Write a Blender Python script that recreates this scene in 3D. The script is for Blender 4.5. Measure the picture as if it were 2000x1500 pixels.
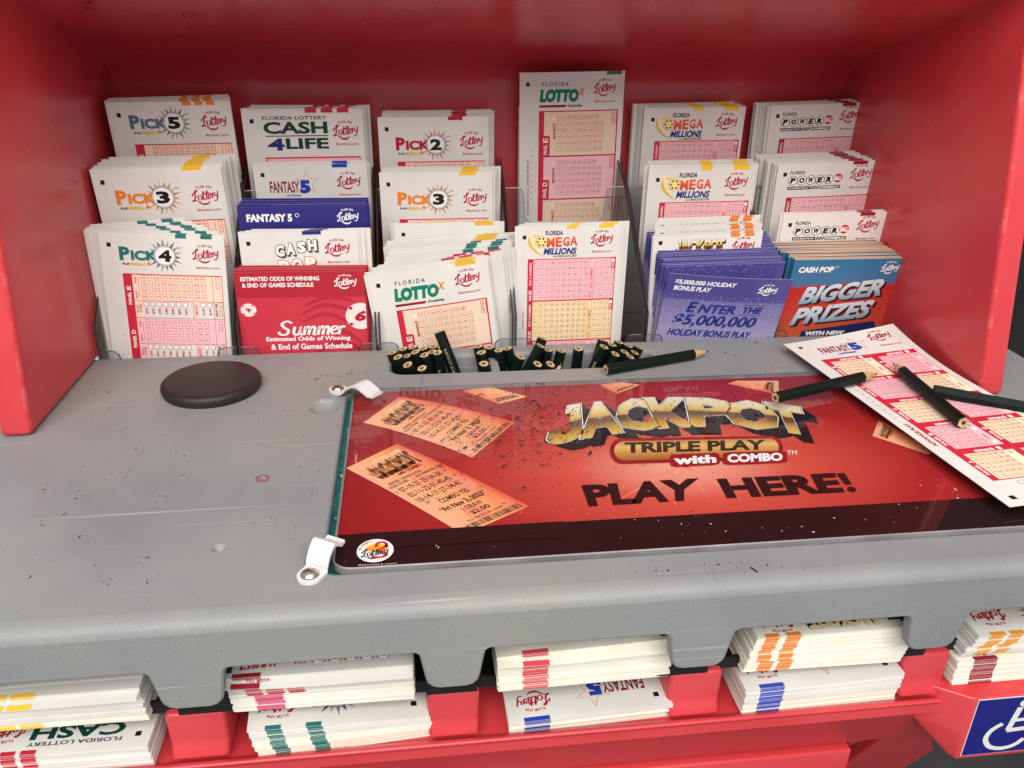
import bpy, bmesh, math, random
from math import sin, cos, pi, radians, sqrt, atan2
from mathutils import Vector, Matrix
from mathutils.geometry import tessellate_polygon

for o in list(bpy.data.objects):
    bpy.data.objects.remove(o, do_unlink=True)
SC = bpy.context.scene
COL = SC.collection
MM = 0.001
rnd = random.Random(7)

# ------------------------------------------------------------------ camera
FPX, PITCH, YAW, ROLL = 1607.3, 0.4336, 0.1276, 0.0158
CAM = Vector((215.457, -535.386, 221.286))          # millimetres
_cp, _sp, _cy, _sy = cos(PITCH), sin(PITCH), cos(YAW), sin(YAW)
FWD = Vector((_sy*_cp, _cy*_cp, -_sp))
_r = Vector((_cy, -_sy, 0)); _u = _r.cross(FWD)
RIGHT = cos(ROLL)*_r + sin(ROLL)*_u
UP = -sin(ROLL)*_r + cos(ROLL)*_u
cam = bpy.data.cameras.new('camera'); camo = bpy.data.objects.new('camera', cam); COL.objects.link(camo)
cam.sensor_width = 36; cam.lens = 36*FPX/2000; cam.clip_start = .02; cam.clip_end = 50
camo.matrix_world = Matrix(((RIGHT.x, UP.x, -FWD.x, CAM.x*MM), (RIGHT.y, UP.y, -FWD.y, CAM.y*MM),
                            (RIGHT.z, UP.z, -FWD.z, CAM.z*MM), (0, 0, 0, 1)))
SC.camera = camo

# ------------------------------------------------------------------ light
world = bpy.data.worlds.new('World'); SC.world = world; world.use_nodes = True
world.node_tree.nodes['Background'].inputs[0].default_value = (.95, .97, 1, 1)
world.node_tree.nodes['Background'].inputs[1].default_value = .52
def area(name, loc, target, sx, sy, power, color):
    l = bpy.data.lights.new(name, 'AREA'); l.shape = 'RECTANGLE'; l.size = sx; l.size_y = sy
    l.energy = power; l.color = color
    o = bpy.data.objects.new(name, l); COL.objects.link(o); o.location = loc
    o.rotation_euler = (Vector(target)-Vector(loc)).to_track_quat('-Z', 'Y').to_euler()
    return o
area('ceiling_lamp', (.1, -1.85, 1.58), (.28, -.08, -.02), 2.6, 1.2, 70, (1, .965, .915))
area('ceiling_lamp', (.3, -.8, 1.95), (.25, -.25, 0), 2.0, .5, 9, (1, .97, .94))
SC.view_settings.view_transform = 'Standard'; SC.view_settings.look = 'None'
SC.view_settings.exposure = .08; SC.view_settings.gamma = 1
SC.view_settings.use_curve_mapping = False

# ------------------------------------------------------------------ helpers
def ray(px, py):
    return ((px-1000)/FPX*RIGHT - (py-750)/FPX*UP + FWD)
def at(px, py, axis, val):
    """point (mm) where the photo pixel's sight line meets the plane axis=val"""
    d = ray(px, py); t = (val-CAM[axis])/d[axis]; return CAM + t*d
def on_table(px, py, z=0.0):
    return at(px, py, 2, z)
def lin(c):
    c /= 255.0
    return c/12.92 if c <= .04045 else ((c+.055)/1.055)**2.4
def rgb(r, g, b): return (lin(r), lin(g), lin(b), 1)

class MB:
    """collects polygons (mm) with a material and uv per vertex; builds ONE mesh"""
    def __init__(s): s.v = []; s.f = []; s.m = []; s.uv = []; s.mats = []
    def mi(s, m):
        if m not in s.mats: s.mats.append(m)
        return s.mats.index(m)
    def add(s, vs, fs, m, uvs=None):
        b = len(s.v); s.v += [tuple(x) for x in vs]; i = s.mi(m)
        s.uv += uvs if uvs else [(0, 0)]*len(vs)
        for f in fs: s.f.append([b+k for k in f]); s.m.append(i)
    def box(s, x0, x1, y0, y1, z0, z1, m):
        s.add([(x, y, z) for x in (x0, x1) for y in (y0, y1) for z in (z0, z1)],
              [(0, 1, 3, 2), (4, 6, 7, 5), (0, 4, 5, 1), (2, 3, 7, 6), (0, 2, 6, 4), (1, 5, 7, 3)], m)
    def build(s, name, parent=None, smooth=None, off=None, fix=False):
        me = bpy.data.meshes.new(name)
        me.from_pydata([(a*MM, b*MM, c*MM) for a, b, c in s.v], [], s.f)
        for m in s.mats: me.materials.append(m)
        me.polygons.foreach_set('material_index', s.m)
        ul = me.uv_layers.new(name='UVMap')
        idx = [0]*len(me.loops); me.loops.foreach_get('vertex_index', idx)
        ul.data.foreach_set('uv', [c for i in idx for c in s.uv[i]])
        if fix:
            bm = bmesh.new(); bm.from_mesh(me); bmesh.ops.remove_doubles(bm, verts=bm.verts, dist=1e-6)
            bmesh.ops.recalc_face_normals(bm, faces=bm.faces); bm.to_mesh(me); bm.free()
        if smooth is not None:
            me.polygons.foreach_set('use_smooth', [True]*len(me.polygons)); me.set_sharp_from_angle(angle=radians(smooth))
        me.update()
        return link(name, me, parent, off)
def link(name, me, parent=None, off=None):
    o = bpy.data.objects.new(name, me); COL.objects.link(o)
    if parent is not None: o.parent = parent
    if off is not None: o.location = [c*MM for c in off]
    return o
def tag(o, label=None, cat=None, group=None, kind=None):
    if label: o['label'] = label
    if cat: o['category'] = cat
    if group: o['group'] = group
    if kind: o['kind'] = kind
    return o
def empty(name, loc=(0, 0, 0)):
    o = bpy.data.objects.new(name, None); o.empty_display_size = .01; COL.objects.link(o)
    o.location = [c*MM for c in loc]; return o

# ------------------------------------------------------------------ materials
def new_mat(name):
    m = bpy.data.materials.new(name); m.use_nodes = True
    return m, m.node_tree.nodes, m.node_tree.links, m.node_tree.nodes['Principled BSDF']
_ink = {}
def ink(r, g, b, rough=.55, spec=.25):
    k = (r, g, b, rough)
    if k not in _ink:
        m, n, l, p = new_mat('ink_%d_%d_%d' % (r, g, b))
        p.inputs['Base Color'].default_value = rgb(r, g, b); p.inputs['Roughness'].default_value = rough
        p.inputs['Specular IOR Level'].default_value = spec
        _ink[k] = m
    return _ink[k]
def noise_mat(name, c1, c2, scale, rough, bump=0, bscale=400, detail=4, spec=.4, lo=.35, hi=.65, stretch=None, rough2=None):
    m, n, l, p = new_mat(name)
    tc = n.new('ShaderNodeTexCoord'); src = tc.outputs['Object']
    if stretch:
        mp = n.new('ShaderNodeMapping'); mp.inputs['Scale'].default_value = stretch; l.new(src, mp.inputs[0]); src = mp.outputs[0]
    t = n.new('ShaderNodeTexNoise'); t.inputs['Scale'].default_value = scale; t.inputs['Detail'].default_value = detail
    l.new(src, t.inputs['Vector'])
    r = n.new('ShaderNodeValToRGB'); r.color_ramp.elements[0].position = lo; r.color_ramp.elements[1].position = hi
    r.color_ramp.elements[0].color = c1; r.color_ramp.elements[1].color = c2
    l.new(t.outputs['Fac'], r.inputs[0]); l.new(r.outputs[0], p.inputs['Base Color'])
    p.inputs['Roughness'].default_value = rough; p.inputs['Specular IOR Level'].default_value = spec
    if rough2 is not None:
        mr = n.new('ShaderNodeMapRange'); mr.inputs['To Min'].default_value = rough; mr.inputs['To Max'].default_value = rough2
        l.new(t.outputs['Fac'], mr.inputs[0]); l.new(mr.outputs[0], p.inputs['Roughness'])
    if bump:
        t2 = n.new('ShaderNodeTexNoise'); t2.inputs['Scale'].default_value = bscale; t2.inputs['Detail'].default_value = 3
        l.new(tc.outputs['Object'], t2.inputs['Vector'])
        b = n.new('ShaderNodeBump'); b.inputs['Strength'].default_value = bump; b.inputs['Distance'].default_value = .0005
        l.new(t2.outputs['Fac'], b.inputs['Height']); l.new(b.outputs[0], p.inputs['Normal'])
    return m
def ramp_mat(name, stops, rough=.4, axis=1, noise=0, nscale=300, sparkle=None):
    """printed gradient running along the uv of the printed shape"""
    m, n, l, p = new_mat(name)
    u = n.new('ShaderNodeUVMap'); u.uv_map = 'UVMap'
    s = n.new('ShaderNodeSeparateXYZ'); l.new(u.outputs[0], s.inputs[0])
    r = n.new('ShaderNodeValToRGB'); e = r.color_ramp.elements
    while len(e) < len(stops): e.new(.5)
    for k, (pos, c) in enumerate(stops): e[k].position = pos; e[k].color = rgb(*c)
    out = s.outputs[axis]
    if noise:
        t = n.new('ShaderNodeTexNoise'); t.inputs['Scale'].default_value = nscale
        mt = n.new('ShaderNodeMath'); mt.operation = 'MULTIPLY_ADD'; mt.inputs[1].default_value = noise
        ad = n.new('ShaderNodeMath'); ad.operation = 'SUBTRACT'; ad.inputs[1].default_value = noise*.5
        tc = n.new('ShaderNodeTexCoord'); l.new(tc.outputs['Object'], t.inputs[0])
        l.new(t.outputs['Fac'], mt.inputs[0]); l.new(out, mt.inputs[2]); l.new(mt.outputs[0], ad.inputs[0]); out = ad.outputs[0]
    l.new(out, r.inputs[0]); last = r.outputs[0]
    if sparkle:
        v = n.new('ShaderNodeTexVoronoi'); v.inputs['Scale'].default_value = sparkle; tc = n.new('ShaderNodeTexCoord')
        l.new(tc.outputs['Object'], v.inputs['Vector'])
        mr = n.new('ShaderNodeMapRange'); mr.inputs['From Min'].default_value = .10; mr.inputs['From Max'].default_value = .22
        mr.inputs['To Min'].default_value = .7; mr.inputs['To Max'].default_value = 0; l.new(v.outputs['Distance'], mr.inputs[0])
        mx = n.new('ShaderNodeMix'); mx.data_type = 'RGBA'; l.new(mr.outputs[0], mx.inputs[0]); l.new(last, mx.inputs[6])
        mx.inputs[7].default_value = rgb(240, 235, 245); last = mx.outputs[2]
    l.new(last, p.inputs['Base Color']); p.inputs['Roughness'].default_value = rough
    p.inputs['Specular IOR Level'].default_value = .3
    return m

def gray_plastic():
    m, n, l, p = new_mat('grey_plastic')
    tc = n.new('ShaderNodeTexCoord')
    def noise(scale, detail=4, rough=.55):
        t = n.new('ShaderNodeTexNoise'); t.inputs['Scale'].default_value = scale; t.inputs['Detail'].default_value = detail
        t.inputs['Roughness'].default_value = rough; l.new(tc.outputs['Object'], t.inputs['Vector']); return t
    def ramp(t, stops):
        r = n.new('ShaderNodeValToRGB'); e = r.color_ramp.elements
        while len(e) < len(stops): e.new(.5)
        for k, (pos, c) in enumerate(stops): e[k].position = pos; e[k].color = c
        l.new(t.outputs['Fac'], r.inputs[0]); return r
    def mix(a, b, fac, mode='MIX'):
        x = n.new('ShaderNodeMix'); x.data_type = 'RGBA'; x.blend_type = mode
        if isinstance(fac, float): x.inputs[0].default_value = fac
        else: l.new(fac, x.inputs[0])
        l.new(a, x.inputs[6])
        if isinstance(b, tuple): x.inputs[7].default_value = b
        else: l.new(b, x.inputs[7])
        return x.outputs[2]
    base = ramp(noise(9, 5), [(.3, rgb(121, 123, 126)), (.52, rgb(134, 136, 136)), (.75, rgb(144, 142, 132))]).outputs[0]
    pinkish = ramp(noise(5.3, 3), [(.5, (0, 0, 0, 1)), (.72, (.4, .4, .4, 1))])
    c = mix(base, rgb(152, 143, 146), pinkish.outputs[0])
    sm = ramp(noise(900, 2), [(.36, (.55, .55, .55, 1)), (.46, (1, 1, 1, 1))])
    c = mix(c, sm.outputs[0], .12, 'MULTIPLY')
    grime = ramp(noise(60, 6, .7), [(.66, (0, 0, 0, 1)), (.8, (.45, .45, .45, 1))])
    c = mix(c, rgb(105, 98, 90), grime.outputs[0])
    mp = n.new('ShaderNodeMapping'); mp.inputs['Scale'].default_value = (5, 420, 420); mp.inputs['Rotation'].default_value = (0, 0, .05); l.new(tc.outputs['Object'], mp.inputs[0])
    st = noise(1, 3, .5); l.new(mp.outputs[0], st.inputs['Vector'])
    c = mix(c, rgb(196, 194, 190), ramp(st, [(.66, (0, 0, 0, 1)), (.72, (.4, .4, .4, 1))]).outputs[0])
    mp2 = n.new('ShaderNodeMapping'); mp2.inputs['Scale'].default_value = (260, 16, 260); mp2.inputs['Rotation'].default_value = (0, 0, .5); l.new(tc.outputs['Object'], mp2.inputs[0])
    s2 = noise(1, 2, .5); l.new(mp2.outputs[0], s2.inputs['Vector'])
    c = mix(c, rgb(112, 108, 106), ramp(s2, [(.70, (0, 0, 0, 1)), (.76, (.4, .4, .4, 1))]).outputs[0])
    dust = ramp(noise(2600, 1), [(.68, (0, 0, 0, 1)), (.74, (.5, .5, .5, 1))])
    c = mix(c, rgb(205, 204, 202), dust.outputs[0])
    l.new(c, p.inputs['Base Color'])
    p.inputs['Roughness'].default_value = .46; p.inputs['Specular IOR Level'].default_value = .3
    b = n.new('ShaderNodeBump'); b.inputs['Strength'].default_value = .15; b.inputs['Distance'].default_value = .0006
    l.new(noise(1500, 2).outputs['Fac'], b.inputs['Height']); l.new(b.outputs[0], p.inputs['Normal'])
    return m
GRAY = gray_plastic()
RED = noise_mat('red_plastic', rgb(196, 54, 61), rgb(210, 68, 73), 14, .20, .12, 500, 6, .55, .3, .75, None, .36)
RED_SCUFF = ink(205, 120, 118, .6)
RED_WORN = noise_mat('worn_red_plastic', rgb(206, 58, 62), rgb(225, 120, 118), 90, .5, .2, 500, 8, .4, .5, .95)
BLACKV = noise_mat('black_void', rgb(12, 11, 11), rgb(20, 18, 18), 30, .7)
PAPER = noise_mat('white_paper', rgb(214, 211, 206), rgb(224, 221, 215), 25, .62, .05, 1500, 5, .25)
PAPER2 = noise_mat('cream_paper', rgb(232, 227, 208), rgb(240, 237, 224), 40, .65, .05, 1500, 5, .2)
PAPERS = [PAPER, noise_mat('white_paper_edge', rgb(222, 219, 212), rgb(231, 228, 221), 60, .7, 0, spec=.2),
          noise_mat('darker_paper_edge', rgb(205, 201, 192), rgb(219, 215, 207), 60, .7, 0, spec=.2)]  # slightly darker paper tone, mixed at random into the stack layers
PUCK = noise_mat('black_rubber', rgb(36, 30, 30), rgb(44, 36, 35), 60, .5, .08, 900)
TEAL = noise_mat('teal_board', rgb(0, 92, 92), rgb(12, 112, 108), 80, .5)
CLIPM = noise_mat('white_nylon', rgb(205, 203, 200), rgb(216, 214, 211), 120, .38, .03, 600)
def metal():
    m, n, l, p = new_mat('screw_steel')
    p.inputs['Metallic'].default_value = 1; p.inputs['Roughness'].default_value = .28
    p.inputs['Base Color'].default_value = rgb(190, 186, 178); return m
STEEL = metal()
def clear(name, tint, ior=1.47, rough=.02, haze=.0, edge=None):
    m, n, l, p = new_mat(name); n.remove(p)
    out = n['Material Output']
    tr = n.new('ShaderNodeBsdfTransparent'); tr.inputs[0].default_value = tint
    gl = n.new('ShaderNodeBsdfGlossy'); gl.inputs['Roughness'].default_value = rough
    ge = n.new('ShaderNodeNewGeometry'); dt = n.new('ShaderNodeVectorMath'); dt.operation = 'DOT_PRODUCT'
    l.new(ge.outputs['Normal'], dt.inputs[0]); l.new(ge.outputs['Incoming'], dt.inputs[1])
    def mth(op, x, y=None):
        q = n.new('ShaderNodeMath'); q.operation = op; l.new(x, q.inputs[0])
        if y is not None: q.inputs[1].default_value = y
        return q
    ab = mth('ABSOLUTE', dt.outputs['Value']); om = n.new('ShaderNodeMath'); om.operation = 'SUBTRACT'; om.inputs[0].default_value = 1; l.new(ab.outputs[0], om.inputs[1])
    f0 = ((ior-1)/(ior+1))**2; pw = mth('POWER', om.outputs[0], 5); ml = mth('MULTIPLY', pw.outputs[0], 1-f0); fr = mth('ADD', ml.outputs[0], f0)
    mx = n.new('ShaderNodeMixShader'); l.new(fr.outputs[0], mx.inputs[0]); l.new(tr.outputs[0], mx.inputs[1]); l.new(gl.outputs[0], mx.inputs[2])
    last = mx.outputs[0]
    if haze:
        df = n.new('ShaderNodeBsdfDiffuse'); df.inputs[0].default_value = (.6, .6, .6, 1)
        m2 = n.new('ShaderNodeMixShader'); m2.inputs[0].default_value = haze
        l.new(last, m2.inputs[1]); l.new(df.outputs[0], m2.inputs[2]); last = m2.outputs[0]
    l.new(last, out.inputs[0]); return m
ACRYL = clear('clear_acrylic', (.97, .98, .98, 1))
ACRYL_EDGE = noise_mat('acrylic_edge', rgb(112, 106, 108), rgb(134, 128, 130), 50, .25)
HOLDER = clear('clear_holder', (.80, .82, .84, 1), 1.45, .04, .03)
SMOKE = clear('smoky_holder_side', (.68, .67, .68, 1), 1.45, .06, .02)
SMOKE_EDGE = ink(58, 54, 56, .25, .5)

# ------------------------------------------------------------------ lettering
_tc = {}
def glyphs(s, bold=0.0, shear=0.0):
    k = (s, bold, shear)
    if k not in _tc:
        c = bpy.data.curves.new('t', 'FONT'); c.body = s; c.offset = bold; c.shear = shear
        c.resolution_u = 2 if len(s) < 3 else 3; c.fill_mode = 'FRONT'
        o = bpy.data.objects.new('t', c); me = o.to_mesh()
        v = [(x.co[0], x.co[1]) for x in me.vertices]; f = [tuple(p.vertices) for p in me.polygons]
        o.to_mesh_clear(); bpy.data.objects.remove(o); bpy.data.curves.remove(c)
        xs = [a for a, b in v] or [0, 1]; ys = [b for a, b in v] or [0, 1]
        _tc[k] = (v, f, (min(xs), max(xs), min(ys), max(ys)))
    return _tc[k]
def smooth(pts, n=5, closed=False):
    out = []; N = len(pts); rng = range(N if closed else N-1)
    for i in rng:
        g = (lambda j: pts[j % N]) if closed else (lambda j: pts[max(0, min(N-1, j))])
        a, b, c, d = g(i-1), g(i), g(i+1), g(i+2)
        for k in range(n):
            t = k/n
            out.append(tuple(.5*((2*b[q]) + (c[q]-a[q])*t + (2*a[q]-5*b[q]+4*c[q]-d[q])*t*t + (3*b[q]-a[q]-3*c[q]+d[q])*t**3) for q in (0, 1)))
    if not closed: out.append(pts[-1])
    return out
def tess(loops):
    """triangles of a polygon with holes; loops = [[(x,y)...], ...]"""
    vv = [[Vector((x, y, 0)) for x, y in lp] for lp in loops]
    return [p for lp in loops for p in lp], [tuple(t) for t in tessellate_polygon(vv)]
def circle(cx, cy, rx, ry=None, n=20, a0=0.0):
    ry = ry or rx
    return [(cx+rx*cos(a0+2*pi*k/n), cy+ry*sin(a0+2*pi*k/n)) for k in range(n)]
def rrect(x0, y0, x1, y1, r, n=5):
    out = []
    for cx, cy, a in ((x1-r, y1-r, 0), (x0+r, y1-r, 90), (x0+r, y0+r, 180), (x1-r, y0+r, 270)):
        out += [(cx+r*cos(radians(a+90*k/n)), cy+r*sin(radians(a+90*k/n))) for k in range(n+1)]
    return out

STEP = .045
class Print:
    """ink on a sheet: 2D shapes (u right, v down, mm) at stacked ink layers"""
    def __init__(s, mb, place): s.mb = mb; s.place = place; s.xf = lambda u, v: (u, v); s.base = 0; s.grid = 0
    def shape(s, pts, faces, m, l, box=None):
        q = [s.xf(u, v) for u, v in pts]
        if box:
            u0, v0, u1, v1 = box
            uv = [((u-u0)/(u1-u0), (v-v0)/(v1-v0)) for u, v in pts]
        else: uv = None
        s.mb.add([s.place(a, b, (l+s.base)*STEP+.12) for a, b in q], faces, m, uv)
    def poly(s, pts, m, l, box=None): s.shape(pts, [tuple(range(len(pts)))], m, l, box)
    def rect(s, u0, v0, u1, v1, m, l, grad=False, n=1):
        n = max(n, int(abs(v1-v0)/s.grid)+1 if s.grid else 1); m_ = int(abs(u1-u0)/s.grid)+1 if s.grid else 1
        pts = [(u0+(u1-u0)*i/m_, v0+(v1-v0)*k/n) for k in range(n+1) for i in range(m_+1)]
        fs = [(k*(m_+1)+i, (k+1)*(m_+1)+i, (k+1)*(m_+1)+i+1, k*(m_+1)+i+1) for k in range(n) for i in range(m_)]
        s.shape(pts, fs, m, l, (u0, v0, u1, v1) if grad else None)
    def frame(s, u0, v0, u1, v1, w, m, l):
        for r in ((u0, v0, u1, v0+w), (u0, v1-w, u1, v1), (u0, v0+w, u0+w, v1-w), (u1-w, v0+w, u1, v1-w)): s.rect(*r, m, l)
    def ring(s, cx, cy, r0, r1, m, l, n=20, sy=1):
        a = circle(cx, cy, r0, r0*sy, n); b = circle(cx, cy, r1, r1*sy, n)
        s.shape(a+b, [(k, (k+1) % n, n+(k+1) % n, n+k) for k in range(n)], m, l)
    def disc(s, cx, cy, r, m, l, n=20, ry=None): s.poly(circle(cx, cy, r, ry, n), m, l, (cx-r, cy-(ry or r), cx+r, cy+(ry or r)))
    def text(s, t, box, m, l, bold=0.0, shear=0.0, rot=0, fit='box', align=.5, wx=1.0, ref=None):
        """fit 'box': stretch to the box; 'h': take the box height, keep the letter widths"""
        v, f, (x0, x1, y0, y1) = glyphs(t, bold, shear)
        if not v: return
        if ref: _, _, (_, _, y0, y1) = glyphs(ref, bold, shear)
        u0, v0, u1, v1 = box
        W, H = (u1-u0, v1-v0) if rot == 0 else (v1-v0, u1-u0)
        w, h = max(x1-x0, 1e-4), max(y1-y0, 1e-4)
        ky = H/h; kx = W/w if fit == 'box' else ky*wx
        pad = 0 if fit == 'box' else (W-w*kx)*align
        pts = []
        for a, b in v:
            a = (a-x0)*kx+pad; b = (b-y0)*ky
            pts.append((u0+a, v1-b) if rot == 0 else ((u1-b, v1-a) if rot == 90 else (u0+b, v0+a)))
        s.shape(pts, f, m, l, box)
    def stroke(s, pts, w, m, l, n=5, pen=None, taper=False, closed=False):
        p = smooth(pts, n, closed); N = len(p); vs = []
        for i in range(N):
            a = p[i-1] if (i > 0 or closed) else p[i]; b = p[(i+1) % N] if (i < N-1 or closed) else p[i]
            dx, dy = b[0]-a[0], b[1]-a[1]; L = sqrt(dx*dx+dy*dy) or 1
            k = w
            if pen: k = w*(pen+(1-pen)*abs(dy/L))
            if taper: k *= max(.08, sin(pi*i/(N-1)))
            nx, ny = -dy/L*k/2, dx/L*k/2
            vs += [(p[i][0]+nx, p[i][1]+ny), (p[i][0]-nx, p[i][1]-ny)]
        M = N if closed else N-1
        s.shape(vs, [(2*i, 2*i+1, 2*((i+1) % N)+1, 2*((i+1) % N)) for i in range(M)], m, l)
def sub(P, u, v, k, ky=None):
    """a view of P whose unit is k mm with its origin at (u,v)"""
    ky = ky or k; Q = Print(P.mb, P.place); f = P.xf; Q.base = P.base; Q.grid = P.grid
    Q.xf = lambda a, b: f(u+a*k, v+b*ky); return Q
def quad(P, tl, tr, br, bl):
    Q = Print(P.mb, P.place); Q.base = P.base
    def xf(a, b):
        return tuple((tl[i]*(1-a)+tr[i]*a)*(1-b)+(bl[i]*(1-a)+br[i]*a)*b for i in (0, 1))
    Q.xf = xf; return Q

K = ink(26, 22, 24); WHT = ink(238, 236, 232); CRIM = ink(178, 22, 52); LR = ink(196, 32, 58)
TABLE_RED = ink(203, 38, 62); PINK = ink(244, 190, 196); PEACH = ink(248, 212, 190); YEL = ink(244, 220, 164)
TAN = ink(232, 208, 184); CELL = ink(248, 210, 213); CELLY = ink(247, 228, 198); DIG = ink(132, 46, 58); ORANGE = ink(226, 128, 40)
GREEN = ink(0, 124, 92); NAVY = ink(42, 38, 120); BLUE = ink(36, 62, 170); GREY = ink(120, 120, 122)
TEALI = ink(32, 112, 108); SLATE = ink(84, 112, 130); GOLDI = ink(222, 178, 40); MAROON = ink(140, 20, 36); DKGREEN = ink(16, 60, 50)
ORRED = ramp_mat('orange_red_ink', [(0, (235, 105, 50)), (1, (205, 50, 45))])
GOLDLET = ramp_mat('gold_letter_ink', [(0, (228, 220, 204)), (.22, (226, 210, 156)), (.44, (208, 166, 70)), (.48, (84, 56, 38)), (.62, (116, 78, 44)), (.8, (194, 150, 64)), (1, (222, 188, 92))], .3)
GOLDBAR = ramp_mat('gold_bar_ink', [(0, (150, 92, 46)), (.35, (222, 178, 104)), (.7, (182, 124, 64)), (1, (126, 66, 32))], .3)
SILVER = ramp_mat('silver_letter_ink', [(0, (214, 218, 222)), (.5, (186, 198, 208)), (1, (120, 150, 172))], .35)
SUNGREY = ramp_mat('sun_ring_ink', [(0, (200, 200, 202)), (1, (238, 238, 240))])

def lottery(P, u, v, w, m, l, words=True, m2=None):
    """script emblem, 100 units wide"""
    Q = sub(P, u, v, w/100.0)
    if words:
        for i, ch in enumerate('FLORIDA'):
            a = (i-3)*.19; cx = 48+46*sin(a); cy = 16-12*cos(a*1.35)
            g = glyphs(ch, .03)
            R = sub(Q, cx, cy, 1)
            f0 = R.xf; ca, sa = cos(a*.75), sin(a*.75)
            R.xf = (lambda f0, ca, sa: lambda x, y: f0(x*ca-y*sa, x*sa+y*ca))(f0, ca, sa)
            R.text(ch, (-3.2, -5, 3.2, 4.4), m2 or m, l, .03, 0, 0, 'h', .5, .95, 'F')
    W = 6.4
    S = lambda pts, w=W, n=4, pen=.42: Q.stroke(pts, w, m, l, n, pen)
    S([(3, 40), (2, 33), (9, 28), (17, 24), (21, 20), (17, 17), (12, 24), (12, 38), (9, 52), (3, 60), (1, 57), (8, 54), (17, 59), (30, 63)], 5.6)
    S(circle(28, 46, 7.2, 9, 10)+[(35.2, 46)], 5.4)
    S([(44, 22), (42, 36), (40, 50), (44, 54), (49, 50)], 6.2); S([(36, 34), (50, 31)], 4.2, 2, 1)
    S([(57, 19), (55, 34), (53, 48), (57, 52), (62, 47)], 6.2); S([(49, 31), (64, 27)], 4.2, 2, 1)
    S([(61, 42), (69, 38), (69, 31), (63, 33), (61, 42), (64, 50), (72, 45)], 5)
    S([(75, 30), (76, 38), (74, 48)], 6); S([(75, 36), (79, 29), (84, 30)], 4.4)
    S([(84, 28), (84, 38), (88, 42), (93, 37)], 5.2); S([(97, 22), (95, 36), (92, 52), (85, 60), (80, 57)], 5)
    Q.stroke([(20, 62), (34, 70), (52, 70), (66, 60)], 7.5, m, l+.5, 6, None, True)
def site(P, u0, v0, u1, v1): P.text('flalottery.com', (u0, v0, u1, v1), CRIM, 1, .012)
def square(P, u, v): P.rect(u, v, u+2.7, v+2.9, K, 1)

def pick_logo(P, dig, col, sun, u=12.5, v=8.6):
    P.text('P', (u, v, u+7, v+9.6), col, 2, .05)
    P.text('ICK', (u+7.6, v+2.4, u+25.5, v+9.4), col, 2, .05)
    cx, cy, r = u+30, v+5.6, 7.4
    for k in range(18):
        a = 2*pi*k/18+.1; L = 12.4 if k % 2 else 11
        P.poly([(cx+r*.97*cos(a-.13), cy+r*.97*sin(a-.13)), (cx+L*cos(a), cy+L*sin(a)), (cx+r*.97*cos(a+.13), cy+r*.97*sin(a+.13))], sun[k % len(sun)], 1)
    P.disc(cx, cy, r*1.03, ink(150, 148, 150), 2, 28); P.disc(cx, cy, r*.93, ink(206, 204, 206), 3, 28); P.disc(cx, cy, r*.8, WHT, 4, 28)
    P.text(dig, (cx-4.3, cy-4.2, cx+4.3, cy+4.2), K, 5, .055)
    P.text('PLUS', (u+1.6, v+11.4, u+6, v+12.8), K, 1, .05)
    P.text('FIREBALL', (u+6.3, v+11, u+17.4, v+13.1), GOLDI, 1, .04); P.disc(u+19, v+11.7, 1.3, ORANGE, 1, 10)
    P.text('TM', (cx+8.6, cy-6.4, cx+11, cy-5.2), K, 1)

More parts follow.
